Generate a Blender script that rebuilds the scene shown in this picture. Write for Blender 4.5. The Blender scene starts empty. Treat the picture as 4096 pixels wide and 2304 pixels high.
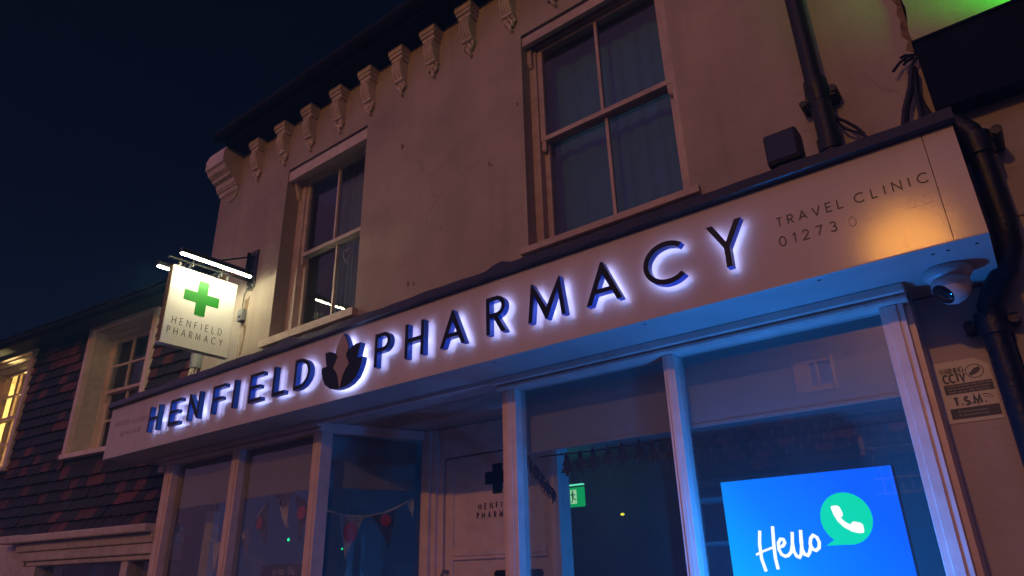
import bpy, bmesh, math, random
from mathutils import Vector, Matrix
from mathutils.geometry import tessellate_polygon
random.seed(7)
R = math.radians
sc = bpy.context.scene
COL = sc.collection

# ------------------------------------------------------------------ camera
YAW, PIT, ROL, FPX = -0.645049991, 0.404198427, -0.0270570787, 2709.463
_f = Vector((math.sin(YAW)*math.cos(PIT), math.cos(YAW)*math.cos(PIT), math.sin(PIT)))
_r = _f.cross(Vector((0, 0, 1))).normalized(); _u = _r.cross(_f)
_r2 = _r*math.cos(ROL)+_u*math.sin(ROL); _u2 = -_r*math.sin(ROL)+_u*math.cos(ROL)
cd = bpy.data.cameras.new('camera'); cam = bpy.data.objects.new('camera', cd); COL.objects.link(cam)
cam.matrix_world = Matrix(((_r2.x, _u2.x, -_f.x, 0), (_r2.y, _u2.y, -_f.y, 0), (_r2.z, _u2.z, -_f.z, 1.55), (0, 0, 0, 1)))
cd.sensor_width = 36; cd.lens = 36*FPX/4096; cd.clip_start = 0.05; cd.clip_end = 500
sc.camera = cam

# ------------------------------------------------------------------ world, night
w = bpy.data.worlds.new('World'); sc.world = w; w.use_nodes = True
nt = w.node_tree; nt.nodes.clear()
sky = nt.nodes.new('ShaderNodeTexSky'); sky.sky_type = 'NISHITA'; sky.sun_disc = False
SUN_EL = R(24)
sky.sun_elevation = R(-3); sky.sun_rotation = R(200); sky.altitude = 0
bg = nt.nodes.new('ShaderNodeBackground'); bg.inputs['Strength'].default_value = 0.010
out = nt.nodes.new('ShaderNodeOutputWorld')
tint = nt.nodes.new('ShaderNodeMixRGB'); tint.blend_type = 'MULTIPLY'; tint.inputs[0].default_value = 1; tint.inputs[2].default_value = (0.28, 0.85, 1.5, 1)   # deep night blue
nt.links.new(sky.outputs[0], tint.inputs[1]); nt.links.new(tint.outputs[0], bg.inputs[0]); nt.links.new(bg.outputs[0], out.inputs[0])

# added pinkish fill with no lamp of its own, low and from the front
sd = bpy.data.lights.new('pink_fill', 'SUN'); sd.energy = 0.84; sd.color = (0.80, 0.41, 0.86); sd.angle = R(110)
so = bpy.data.objects.new('pink_fill', sd); COL.objects.link(so)
so.rotation_euler = Vector((0.45, 1, -0.5)).to_track_quat('-Z', 'Y').to_euler()
# sodium street lamp across the road (its reflection is the orange spot on the fascia)
ld = bpy.data.lights.new('street_lamp', 'POINT'); ld.energy = 1150; ld.color = (1, 0.39, 0.05); ld.shadow_soft_size = 0.11
lo = bpy.data.objects.new('street_lamp', ld); COL.objects.link(lo); lo.location = (-0.95, -9.0, 7.4)

sc.view_settings.view_transform = 'Standard'; sc.view_settings.look = 'None'
sc.view_settings.exposure = 0; sc.view_settings.gamma = 1
sc.cycles.max_bounces = 8; sc.cycles.transparent_max_bounces = 16
sc.cycles.sample_clamp_indirect = 6

# ------------------------------------------------------------------ materials
def mat(name, col, rough=0.6, var=0.12, vscale=6, bump=0.0, bscale=60, metal=0, spec=0.5, col2=None, stain=0.0, streak=False):
    m = bpy.data.materials.new(name); m.use_nodes = True
    t = m.node_tree; b = t.nodes['Principled BSDF']
    b.inputs['Roughness'].default_value = rough; b.inputs['Metallic'].default_value = metal
    b.inputs['Specular IOR Level'].default_value = spec
    tc = t.nodes.new('ShaderNodeTexCoord')
    n = t.nodes.new('ShaderNodeTexNoise'); n.inputs['Scale'].default_value = vscale; n.inputs['Detail'].default_value = 6
    t.links.new(tc.outputs['Object'], n.inputs['Vector'])
    rmp = t.nodes.new('ShaderNodeValToRGB')
    c2 = col2 or tuple(c*(1-2.2*var) for c in col)
    rmp.color_ramp.elements[0].position = 0.3; rmp.color_ramp.elements[1].position = 0.62
    rmp.color_ramp.elements[0].color = (*[max(0, c) for c in c2], 1); rmp.color_ramp.elements[1].color = (*col, 1)
    t.links.new(n.outputs[0], rmp.inputs[0])
    last = rmp.outputs[0]
    if stain:
        mp = t.nodes.new('ShaderNodeMapping'); mp.inputs['Scale'].default_value = (7, 7, 0.7) if streak else (1.3, 1.3, 1.3)
        t.links.new(tc.outputs['Object'], mp.inputs[0])
        n2 = t.nodes.new('ShaderNodeTexNoise'); n2.inputs['Scale'].default_value = 1.0; n2.inputs['Detail'].default_value = 8; n2.inputs['Roughness'].default_value = 0.65
        t.links.new(mp.outputs[0], n2.inputs['Vector'])
        r2 = t.nodes.new('ShaderNodeValToRGB'); r2.color_ramp.elements[0].position = 0.35; r2.color_ramp.elements[1].position = 0.6
        r2.color_ramp.elements[0].color = (1-stain, 1-stain, 1-stain, 1); r2.color_ramp.elements[1].color = (1, 1, 1, 1)
        t.links.new(n2.outputs[0], r2.inputs[0])
        mx = t.nodes.new('ShaderNodeMixRGB'); mx.blend_type = 'MULTIPLY'; mx.inputs[0].default_value = 1
        t.links.new(last, mx.inputs[1]); t.links.new(r2.outputs[0], mx.inputs[2]); last = mx.outputs[0]
    t.links.new(last, b.inputs['Base Color'])
    if bump:
        nb = t.nodes.new('ShaderNodeTexNoise'); nb.inputs['Scale'].default_value = bscale; nb.inputs['Detail'].default_value = 4
        t.links.new(tc.outputs['Object'], nb.inputs['Vector'])
        bp = t.nodes.new('ShaderNodeBump'); bp.inputs['Strength'].default_value = bump; bp.inputs['Distance'].default_value = 0.01
        t.links.new(nb.outputs[0], bp.inputs['Height']); t.links.new(bp.outputs[0], b.inputs['Normal'])
    return m

def emit(name, col, strength):
    m = bpy.data.materials.new(name); m.use_nodes = True; t = m.node_tree; t.nodes.clear()
    e = t.nodes.new('ShaderNodeEmission'); e.inputs[0].default_value = (*col, 1); e.inputs[1].default_value = strength
    o = t.nodes.new('ShaderNodeOutputMaterial'); t.links.new(e.outputs[0], o.inputs[0]); return m

def glass(name, veil_film=0.04, tint=(0.85, 0.92, 0.92), refl=0.05, dcol=(0.5, 0.5, 0.5)):  # pale diffuse film added so the panes catch a veil of light
    m = bpy.data.materials.new(name); m.use_nodes = True; t = m.node_tree; t.nodes.clear()
    tr = t.nodes.new('ShaderNodeBsdfTransparent'); tr.inputs[0].default_value = (*tint, 1)
    gl = t.nodes.new('ShaderNodeBsdfGlossy'); gl.inputs['Roughness'].default_value = 0.015
    df = t.nodes.new('ShaderNodeBsdfDiffuse'); df.inputs[0].default_value = (*dcol, 1)
    lw = t.nodes.new('ShaderNodeLayerWeight'); lw.inputs[0].default_value = 0.5
    pw = t.nodes.new('ShaderNodeMath'); pw.operation = 'POWER'; pw.inputs[1].default_value = 5
    t.links.new(lw.outputs['Facing'], pw.inputs[0])
    ma = t.nodes.new('ShaderNodeMath'); ma.operation = 'MULTIPLY_ADD'; ma.inputs[1].default_value = 0.9; ma.inputs[2].default_value = refl
    t.links.new(pw.outputs[0], ma.inputs[0])
    tc = t.nodes.new('ShaderNodeTexCoord'); nz = t.nodes.new('ShaderNodeTexNoise'); nz.inputs['Scale'].default_value = 3; nz.inputs['Detail'].default_value = 5
    t.links.new(tc.outputs['Object'], nz.inputs['Vector'])
    mr = t.nodes.new('ShaderNodeMapRange'); mr.inputs[1].default_value = 0.3; mr.inputs[2].default_value = 0.7
    mr.inputs[3].default_value = veil_film*0.7; mr.inputs[4].default_value = veil_film*1.3
    t.links.new(nz.outputs[0], mr.inputs[0])
    m1 = t.nodes.new('ShaderNodeMixShader'); m2 = t.nodes.new('ShaderNodeMixShader')
    t.links.new(mr.outputs[0], m1.inputs[0]); t.links.new(tr.outputs[0], m1.inputs[1]); t.links.new(df.outputs[0], m1.inputs[2])
    t.links.new(ma.outputs[0], m2.inputs[0]); t.links.new(m1.outputs[0], m2.inputs[1]); t.links.new(gl.outputs[0], m2.inputs[2])
    o = t.nodes.new('ShaderNodeOutputMaterial'); t.links.new(m2.outputs[0], o.inputs[0]); return m

M = {}
M['render'] = mat('cream_render', (0.41, 0.36, 0.325), 0.85, 0.07, 1.6, 0.35, 38, stain=0.2)
def age(m):
    t = m.node_tree; b = t.nodes['Principled BSDF']; src_ = b.inputs['Base Color'].links[0].from_socket
    tc = t.nodes.new('ShaderNodeTexCoord')
    nz = t.nodes.new('ShaderNodeTexNoise'); nz.inputs['Scale'].default_value = 2.2; nz.inputs['Detail'].default_value = 5; t.links.new(tc.outputs['Object'], nz.inputs['Vector'])
    ad = t.nodes.new('ShaderNodeMixRGB'); ad.blend_type = 'ADD'; ad.inputs[0].default_value = 0.55; t.links.new(tc.outputs['Object'], ad.inputs[1]); t.links.new(nz.outputs['Color'], ad.inputs[2])
    vo = t.nodes.new('ShaderNodeTexVoronoi'); vo.feature = 'DISTANCE_TO_EDGE'; vo.inputs['Scale'].default_value = 0.9; t.links.new(ad.outputs[0], vo.inputs['Vector'])
    cr = t.nodes.new('ShaderNodeMapRange'); cr.inputs[1].default_value = 0.0; cr.inputs[2].default_value = 0.006; cr.inputs[3].default_value = 0.80; cr.inputs[4].default_value = 1.0; t.links.new(vo.outputs['Distance'], cr.inputs[0])
    mk = t.nodes.new('ShaderNodeTexNoise'); mk.inputs['Scale'].default_value = 0.8; t.links.new(tc.outputs['Object'], mk.inputs['Vector'])
    mr = t.nodes.new('ShaderNodeMapRange'); mr.inputs[1].default_value = 0.48; mr.inputs[2].default_value = 0.56; t.links.new(mk.outputs[0], mr.inputs[0])
    m1 = t.nodes.new('ShaderNodeMixRGB'); m1.blend_type = 'MULTIPLY'; t.links.new(mr.outputs[0], m1.inputs[0]); t.links.new(src_, m1.inputs[1]); t.links.new(cr.outputs[0], m1.inputs[2])
    mp = t.nodes.new('ShaderNodeMapping'); mp.inputs['Scale'].default_value = (9, 9, 0.55); t.links.new(tc.outputs['Object'], mp.inputs[0])
    n3 = t.nodes.new('ShaderNodeTexNoise'); n3.inputs['Scale'].default_value = 1.0; n3.inputs['Detail'].default_value = 7; t.links.new(mp.outputs[0], n3.inputs['Vector'])
    r3 = t.nodes.new('ShaderNodeMapRange'); r3.inputs[1].default_value = 0.30; r3.inputs[2].default_value = 0.5; r3.inputs[3].default_value = 0.88; r3.inputs[4].default_value = 1.0; t.links.new(n3.outputs[0], r3.inputs[0])
    m2 = t.nodes.new('ShaderNodeMixRGB'); m2.blend_type = 'MULTIPLY'; m2.inputs[0].default_value = 0.8; t.links.new(m1.outputs[0], m2.inputs[1]); t.links.new(r3.outputs[0], m2.inputs[2])
    t.links.new(m2.outputs[0], b.inputs['Base Color'])
age(M['render'])
M['pierveil'] = mat('veil_lit_pier_render', (0.56, 0.50, 0.53), 0.75, 0.06, 2.5, 0.3, 38, stain=0.12)  # same render as the upper wall, with the lilac veil put into the colour
M['paint'] = mat('pink_lit_white_paint', (0.84, 0.66, 0.61), 0.42, 0.07, 9, 0.15, 25, stain=0.16)  # white timber; the pink tint puts reddish street light into the colour
M['oldpaint'] = mat('worn_white_paint', (0.66, 0.58, 0.53), 0.5, 0.1, 14, 0.2, 40, stain=0.22)
M['fascia'] = mat('white_fascia_vinyl', (0.56, 0.51, 0.53), 0.13, 0.03, 3, 0.034, 190, spec=0.27, stain=0.07, streak=True)
M['soffit'] = mat('white_soffit_board', (0.50, 0.49, 0.48), 0.45, 0.05, 5, 0.1, 20, stain=0.08)
M['lead'] = mat('black_lead_flashing', (0.012, 0.014, 0.02), 0.34, 0.2, 10, 0.5, 14, spec=0.35)
M['iron'] = mat('black_painted_iron', (0.009, 0.011, 0.016), 0.42, 0.2, 20, 0.3, 60, spec=0.3)
M['letter'] = mat('black_letter_face', (0.006, 0.011, 0.018), 0.4, 0.05, 5, spec=0.2)
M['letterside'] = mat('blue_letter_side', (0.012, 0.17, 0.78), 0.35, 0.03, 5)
M['halo'] = emit('white_led_halo', (0.44, 0.50, 1.0), 7.5)
M['logolight'] = mat('pale_logo_face', (0.34, 0.28, 0.27), 0.4, 0.03, 5)
M['ink'] = mat('grey_printed_lettering', (0.03, 0.032, 0.04), 0.5, 0.05, 30)
M['fadedink'] = mat('faded_lettering', (0.42, 0.38, 0.38), 0.4, 0.25, 40)
M['sashpaint'] = mat('dull_sash_paint', (0.50, 0.41, 0.38), 0.5, 0.1, 14, 0.2, 40, stain=0.25)
M['ghost'] = mat('ghost_lettering', (0.56, 0.52, 0.52), 0.34, 0.1, 40)
M['signwhite'] = mat('white_sign_panel', (0.78, 0.78, 0.80), 0.4, 0.02, 3)
M['green'] = mat('green_vinyl', (0.0, 0.20, 0.004), 0.45, 0.03, 6)
M['darkteal'] = mat('dark_green_vinyl', (0.0, 0.035, 0.05), 0.5, 0.03, 6)
M['led'] = emit('cool_white_led_strip', (1.0, 0.91, 0.54), 135.0)
M['grey'] = mat('grey_plastic', (0.16, 0.17, 0.18), 0.45, 0.06, 8)
M['stub'] = mat('grey_pvc_pipe', (0.20, 0.22, 0.25), 0.4, 0.08, 10)
M['debris'] = mat('torn_foil', (0.5, 0.46, 0.40), 0.5, 0.3, 60)
M['cable'] = mat('grey_cable', (0.10, 0.09, 0.08), 0.6, 0.1, 30)
M['scar'] = mat('brown_plaster_scar', (0.22, 0.15, 0.08), 0.9, 0.3, 40, 0.6, 60)
M['curtain'] = mat('grey_curtain', (0.08, 0.16, 0.20), 0.9, 0.08, 12)
M['veilcurtain'] = mat('blue_veil_curtain', (0.02, 0.16, 0.34), 0.9, 0.08, 12)  # blue veil over the window put into the curtain colour
M['warmcurtain'] = mat('cream_curtain', (0.60, 0.48, 0.26), 0.9, 0.08, 12)
M['roomwall'] = mat('warm_room_wall', (0.6, 0.5, 0.33), 0.9, 0.03, 4)
M['dark'] = mat('dark_interior', (0.05, 0.055, 0.06), 0.9, 0.1, 3)
M['shopwall'] = mat('shop_interior_paint', (0.35, 0.37, 0.38), 0.8, 0.05, 3)
M['blind'] = mat('beige_roller_blind', (0.40, 0.35, 0.34), 0.8, 0.03, 5, 0.1, 200)
_t = M['blind'].node_tree; _b = _t.nodes['Principled BSDF']; _o = [x for x in _t.nodes if x.type == 'OUTPUT_MATERIAL'][0]
_tl = _t.nodes.new('ShaderNodeBsdfTranslucent'); _tl.inputs[0].default_value = (0.5, 0.5, 0.55, 1); _mx = _t.nodes.new('ShaderNodeMixShader'); _mx.inputs[0].default_value = 0.35
_t.links.new(_b.outputs[0], _mx.inputs[1]); _t.links.new(_tl.outputs[0], _mx.inputs[2]); _t.links.new(_mx.outputs[0], _o.inputs[0])
M['roof'] = mat('dark_roof_tile', (0.006, 0.007, 0.010), 0.9, 0.3, 9, 0.8, 12, spec=0.1)
M['eaves'] = mat('black_eaves_paint', (0.004, 0.005, 0.008), 0.8, 0.3, 9, 0.2, 12, spec=0.12)
M['glass'] = glass('window_glass', 0.03)
M['shopglass'] = glass('shop_window_glass', 0.055, refl=0.11)
M['asphalt'] = mat('asphalt', (0.05, 0.05, 0.05), 0.85, 0.2, 12, 0.6, 90)
M['paving'] = mat('pavement_slab', (0.13, 0.125, 0.12), 0.85, 0.2, 5, 0.4, 60)
M['cctv'] = mat('white_camera_plastic', (0.52, 0.48, 0.47), 0.35, 0.02, 5)
M['lens'] = mat('black_camera_lens', (0.006, 0.008, 0.01), 0.08, 0.02, 5)
M['sticker'] = mat('white_sticker', (0.68, 0.66, 0.66), 0.45, 0.03, 8)
M['navy'] = mat('navy_print', (0.015, 0.03, 0.075), 0.45, 0.05, 8)
M['midblue'] = mat('blue_grey_print', (0.17, 0.20, 0.26), 0.45, 0.05, 8)
M['board'] = mat('dark_sign_board', (0.006, 0.009, 0.018), 0.9, 0.1, 4, 0.1, 10, spec=0.1)
M['string'] = mat('white_string', (0.6, 0.58, 0.55), 0.8, 0.05, 30)
M['flag'] = mat('white_paper_flag', (0.58, 0.55, 0.52), 0.7, 0.05, 12)
M['blueflag'] = mat('blue_paper_flag', (0.01, 0.06, 0.14), 0.7, 0.05, 12)
M['redprint'] = mat('red_print', (0.55, 0.03, 0.05), 0.6, 0.05, 12)
M['fir'] = mat('dark_paper_fir', (0.008, 0.03, 0.04), 0.9, 0.1, 12)
M['exitgreen'] = emit('green_exit_light', (0.0, 0.42, 0.12), 0.9)
M['exitpale'] = emit('pale_exit_light', (0.42, 0.85, 0.45), 0.9)
M['exitbar'] = emit('exit_tube_light', (0.15, 0.9, 0.55), 1.2)
M['exitdark'] = emit('dark_green_figure', (0.0, 0.12, 0.05), 0.8)
M['amber'] = emit('amber_led', (0.9, 0.8, 0.05), 1.5)
M['greenled'] = emit('green_led', (0.0, 0.9, 0.25), 2.0)
M['white_emit'] = emit('screen_white', (1, 1, 1), 1.4)
M['bubble_emit'] = emit('screen_green', (0.0, 0.80, 0.45), 1.1)
M['whitewall'] = mat('white_house_render', (0.36, 0.32, 0.31), 0.85, 0.05, 2, 0.3, 40, stain=0.1)

# tile hanging: one tone per tile
def tilemat():
    m = mat('clay_tile', (0.2, 0.05, 0.03), 0.75, 0.1, 20, 0.5, 40); t = m.node_tree; b = t.nodes['Principled BSDF']
    a = t.nodes.new('ShaderNodeAttribute'); a.attribute_name = 'tone'
    r = t.nodes.new('ShaderNodeValToRGB'); r.color_ramp.interpolation = 'LINEAR'
    e = r.color_ramp.elements; e[0].position = 0.0; e[0].color = (0.018, 0.017, 0.02, 1); e[1].position = 1.0; e[1].color = (0.23, 0.062, 0.045, 1)
    k = r.color_ramp.elements.new(0.66); k.color = (0.035, 0.028, 0.03, 1); k = r.color_ramp.elements.new(0.74); k.color = (0.10, 0.034, 0.028, 1)
    t.links.new(a.outputs['Fac'], r.inputs[0])
    n = [x for x in t.nodes if x.type == 'TEX_NOISE'][0]
    mx = t.nodes.new('ShaderNodeMixRGB'); mx.blend_type = 'MULTIPLY'; mx.inputs[0].default_value = 0.55
    t.links.new(r.outputs[0], mx.inputs[1]); t.links.new(n.outputs[0], mx.inputs[2]); t.links.new(mx.outputs[0], b.inputs['Base Color'])
    return m
M['tile'] = tilemat()

# ------------------------------------------------------------------ mesh helpers
class MB:
    def __init__(s): s.v = []; s.f = []; s.tone = []; s.smooth = False
    def add(s, vs, fs, tone=None):
        o = len(s.v); s.v += [tuple(v) for v in vs]; s.f += [tuple(i+o for i in f) for f in fs]
        s.tone += [tone or 0.0]*len(fs); return s
    def box(s, x0, x1, y0, y1, z0, z1, tone=None):
        vs = [(x, y, z) for z in (z0, z1) for y in (y0, y1) for x in (x0, x1)]
        return s.add(vs, [(0, 2, 3, 1), (4, 5, 7, 6), (0, 1, 5, 4), (2, 6, 7, 3), (0, 4, 6, 2), (1, 3, 7, 5)], tone)
    def quad(s, a, b, c, d): return s.add([a, b, c, d], [(0, 1, 2, 3)])
    def prism(s, loops, fn, d0, d1, caps=(True, True), sides=True):
        """loops: [outer, hole, ...] of 2d points; fn(u, v, d) -> 3d; front at d0, back at d1"""
        pts = [p for l in loops for p in l]
        tri = tessellate_polygon([[Vector((p[0], p[1], 0)) for p in l] for l in loops])
        n = len(pts); vs = [fn(p[0], p[1], d0) for p in pts]+[fn(p[0], p[1], d1) for p in pts]
        fs = []
        if caps[0]: fs += [tuple(t) for t in tri]
        if caps[1]: fs += [tuple(i+n for i in reversed(t)) for t in tri]
        if sides:
            o = 0
            for l in loops:
                k = len(l)
                for i in range(k):
                    a, b = o+i, o+(i+1) % k; fs.append((a, b, b+n, a+n))
                o += k
        return s.add(vs, fs)
    def tube(s, path, r, seg=12, caps=True):
        P = [Vector(p) for p in path]; rings = []
        rr = r if isinstance(r, (list, tuple)) else [r]*len(P)
        up = None
        for i, p in enumerate(P):
            t = ((P[min(i+1, len(P)-1)]-P[max(i-1, 0)])).normalized()
            if up is None: up = Vector((0, 0, 1)) if abs(t.z) < 0.9 else Vector((0, 1, 0))
            a = t.cross(up).normalized(); b = a.cross(t).normalized(); up = b
            rings.append([p+a*rr[i]*math.cos(2*math.pi*k/seg)+b*rr[i]*math.sin(2*math.pi*k/seg) for k in range(seg)])
        vs = [v for r_ in rings for v in r_]; fs = []
        for i in range(len(P)-1):
            for k in range(seg):
                fs.append((i*seg+k, i*seg+(k+1) % seg, (i+1)*seg+(k+1) % seg, (i+1)*seg+k))
        if caps: fs += [tuple(range(seg))[::-1], tuple(range((len(P)-1)*seg, len(P)*seg))]
        return s.add(vs, fs)
    def lathe(s, prof, axis_p, axis_d, seg=32):
        p = Vector(axis_p); d = Vector(axis_d).normalized()
        a = d.cross(Vector((1, 0, 0)) if abs(d.x) < 0.9 else Vector((0, 1, 0))).normalized(); b = d.cross(a)
        vs = []; fs = []
        for (r, h) in prof:
            for k in range(seg):
                an = 2*math.pi*k/seg; vs.append(p+d*h+a*r*math.cos(an)+b*r*math.sin(an))
        for i in range(len(prof)-1):
            for k in range(seg):
                fs.append((i*seg+k, i*seg+(k+1) % seg, (i+1)*seg+(k+1) % seg, (i+1)*seg+k))
        return s.add(vs, fs)
    def blob(s, c, r, seg=8, rings=6):
        vs = []; fs = []
        for i in range(rings+1):
            th = math.pi*i/rings
            for k in range(seg):
                an = 2*math.pi*k/seg
                vs.append((c[0]+r[0]*math.sin(th)*math.cos(an), c[1]+r[1]*math.sin(th)*math.sin(an), c[2]+r[2]*math.cos(th)))
        for i in range(rings):
            for k in range(seg):
                fs.append((i*seg+k, i*seg+(k+1) % seg, (i+1)*seg+(k+1) % seg, (i+1)*seg+k))
        return s.add(vs, fs)

ROOTM = {}
def _mesh(name, mb, m):
    me = bpy.data.meshes.new(name); me.from_pydata(mb.v, [], mb.f); me.update()
    bm = bmesh.new(); bm.from_mesh(me); bmesh.ops.recalc_face_normals(bm, faces=bm.faces); bm.to_mesh(me); bm.free()
    if any(mb.tone):
        at = me.attributes.new('tone', 'FLOAT', 'FACE'); at.data.foreach_set('value', mb.tone)
    for k in (m if isinstance(m, (list, tuple)) else [m]): me.materials.append(k)
    if mb.smooth:
        for p in me.polygons: p.use_smooth = True
        try: me.set_sharp_from_angle(angle=R(40))
        except Exception: pass
    return me
def thing(name, label, cat, loc=(0, 0, 0), rotz=0.0, group=None, kind=None):
    o = bpy.data.objects.new(name, None); COL.objects.link(o); o.location = loc; o.rotation_euler = (0, 0, rotz)
    o.empty_display_size = 0.2
    o['label'] = label; o['category'] = cat
    if group: o['group'] = group
    if kind: o['kind'] = kind
    ROOTM[o.name] = Matrix.Translation(loc) @ Matrix.Rotation(rotz, 4, 'Z'); return o
def part(name, mb, m, parent, label=None, world=True, bevel=0.0):
    if world:
        im = ROOTM[parent.name].inverted(); mb.v = [tuple(im @ Vector(v)) for v in mb.v]
    o = bpy.data.objects.new(name, _mesh(name, mb, m)); COL.objects.link(o); o.parent = parent
    ROOTM[o.name] = ROOTM[parent.name]
    if label: o['label'] = label
    if bevel:
        b = o.modifiers.new('bevel', 'BEVEL'); b.width = bevel; b.segments = 2; b.limit_method = 'ANGLE'; b.angle_limit = R(40)
    return o
def solo(name, mb, m, label=None, cat=None, kind=None, group=None, loc=(0, 0, 0)):
    mb.v = [(v[0]-loc[0], v[1]-loc[1], v[2]-loc[2]) for v in mb.v]
    o = bpy.data.objects.new(name, _mesh(name, mb, m)); COL.objects.link(o); o.location = loc
    ROOTM[o.name] = Matrix.Translation(loc)
    if label: o['label'] = label
    if cat: o['category'] = cat
    if kind: o['kind'] = kind
    if group: o['group'] = group
    return o

# ------------------------------------------------------------------ lettering
def arc(cx, cy, rx, ry, a0, a1, n=14):
    return [(cx+rx*math.cos(R(a0+(a1-a0)*i/n)), cy+ry*math.sin(R(a0+(a1-a0)*i/n))) for i in range(n+1)]
def outline(ch, W, h, s):
    """closed outlines (outer, holes) of a geometric capital, width W, height h, stroke s"""
    if ch == 'I': return [[(0, 0), (s, 0), (s, h), (0, h)]]
    if ch == 'H':
        m = h*0.5
        return [[(0, 0), (s, 0), (s, m-s/2), (W-s, m-s/2), (W-s, 0), (W, 0), (W, h), (W-s, h), (W-s, m+s/2), (s, m+s/2), (s, h), (0, h)]]
    if ch == 'E':
        m = h*0.51; k = W*0.82
        return [[(0, 0), (W, 0), (W, s), (s, s), (s, m-s/2), (k, m-s/2), (k, m+s/2), (s, m+s/2), (s, h-s), (W, h-s), (W, h), (0, h)]]
    if ch == 'F':
        m = h*0.5; k = W*0.8
        return [[(0, 0), (s, 0), (s, m-s/2), (k, m-s/2), (k, m+s/2), (s, m+s/2), (s, h-s), (W, h-s), (W, h), (0, h)]]
    if ch == 'L': return [[(0, 0), (W, 0), (W, s), (s, s), (s, h), (0, h)]]
    if ch == 'N':
        a = s*0.9; y = h*0.30
        return [[(0, 0), (s, 0), (s, h-y), (W-a, 0), (W, 0), (W, h), (W-s, h), (W-s, y), (a, h), (0, h)]]
    if ch == 'D':
        xb = W*0.28
        o = [(0, 0)]+arc(xb, h/2, W-xb, h/2, -90, 90, 24)+[(0, h)]
        i = [(s, s)]+arc(xb, h/2, W-xb-s, h/2-s, -90, 90, 24)+[(s, h-s)]
        return [o, i]
    if ch in 'PR':
        rb = h*0.285; xb = W-rb; yb = h-2*rb
        hole = [(s, yb+s)]+arc(xb, h-rb, rb-s, rb-s, -90, 90, 16)+[(s, h-s)]
        if ch == 'P':
            return [[(0, 0), (s, 0), (s, yb)]+arc(xb, h-rb, rb, rb, -90, 90, 18)+[(0, h)], hole]
        xl = xb-rb*0.35
        o = [(0, 0), (s, 0), (s, yb), (xl, yb), (W-s*1.15, 0), (W+s*0.1, 0), (xl+s*1.25, yb)]+arc(xb, h-rb, rb, rb, -75, 90, 18)+[(0, h)]
        return [o, hole]
    if ch == 'A':
        k = s*1.12; c = W/2; hi = h*(1-k/c)*0.985; yb = h*0.24; yt = yb+s*0.95
        L = lambda y: k+(c-k)*y/hi
        o = [(0, 0), (k, 0), (L(yb), yb), (W-L(yb), yb), (W-k, 0), (W, 0), (c+s*0.2, h), (c-s*0.2, h)]
        return [o, [(L(yt), yt), (W-L(yt), yt), (c, hi)]]
    if ch == 'M':
        ap = W*0.125; c = W/2
        o = [(0, 0), (s, 0), (ap+s*0.52, h*0.70), (c-s*0.25, 0), (c+s*0.25, 0), (W-ap-s*0.52, h*0.70), (W-s, 0), (W, 0), (W-ap+s*0.12, h), (W-ap-s*0.12, h), (c, h*0.30), (ap+s*0.12, h), (ap-s*0.12, h)]
        return [o]
    if ch == 'Y':
        c = W/2; k = s*1.15
        return [[(c-s/2, 0), (c+s/2, 0), (c+s/2, h*0.43), (W, h), (W-k, h), (c, h*0.56), (k, h), (0, h), (c-s/2, h*0.43)]]
    if ch == 'C':
        r = h/2; e = W/1.78
        return [arc(e, r, e, r, 47, 313, 40)+arc(e, r, e-s, r-s, 313, 47, 40)]
# thin stroke alphabet: name -> (width, [polylines]) in unit cap height
S_ = {
 'H': (.72, [[(0, 0), (0, 1)], [(.72, 0), (.72, 1)], [(0, .5), (.72, .5)]]),
 'E': (.52, [[(.52, 0), (0, 0), (0, 1), (.52, 1)], [(0, .52), (.46, .52)]]),
 'N': (.74, [[(0, 0), (0, 1), (.74, 0), (.74, 1)]]),
 'F': (.50, [[(0, 0), (0, 1), (.5, 1)], [(0, .52), (.44, .52)]]),
 'I': (.02, [[(0, 0), (0, 1)]]),
 'L': (.48, [[(0, 1), (0, 0), (.48, 0)]]),
 'D': (.70, [[(0, 0), (0, 1)]+arc(.22, .5, .48, .5, 90, -90, 16)+[(0, 0)]]),
 'P': (.52, [[(0, 0), (0, 1)]+arc(.24, .74, .28, .26, 90, -90, 12)+[(0, .48)]]),
 'R': (.54, [[(0, 0), (0, 1)]+arc(.24, .74, .28, .26, 90, -90, 12)+[(0, .48)], [(.22, .48), (.56, 0)]]),
 'A': (.80, [[(0, 0), (.4, 1), (.8, 0)], [(.14, .34), (.66, .34)]]),
 'M': (.94, [[(0, 0), (.12, 1), (.47, .08), (.82, 1), (.94, 0)]]),
 'C': (.86, [arc(.5, .5, .5, .5, 48, 312, 24)]),
 'Y': (.70, [[(0, 1), (.35, .46), (.7, 1)], [(.35, .46), (.35, 0)]]),
 'T': (.56, [[(0, 1), (.56, 1)], [(.28, 1), (.28, 0)]]),
 'V': (.76, [[(0, 1), (.38, 0), (.76, 1)]]),
 'W': (1.0, [[(0, 1), (.24, 0), (.5, .9), (.76, 0), (1, 1)]]),
 'G': (.94, [arc(.5, .5, .5, .5, 45, 360, 28)+[(.6, .5)]]),
 'O': (1.0, [arc(.5, .5, .5, .5, 0, 360, 32)]),
 'S': (.5, [arc(.25, .74, .24, .26, 40, 270, 14)+arc(.25, .24, .25, .24, 90, -140, 14)]),
 '0': (.62, [arc(.31, .5, .31, .5, 0, 360, 28)]),
 '1': (.2, [[(0, .82), (.2, 1), (.2, 0)]]),
 '2': (.56, [arc(.28, .72, .27, .28, 165, -30, 14)+[(0, 0), (.58, 0)]]),
 '7': (.56, [[(0, 1), (.56, 1), (.16, 0)]]),
 '3': (.54, [arc(.26, .75, .24, .25, 150, -90, 12), arc(.26, .26, .28, .26, 90, -150, 12)]),
}
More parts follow.
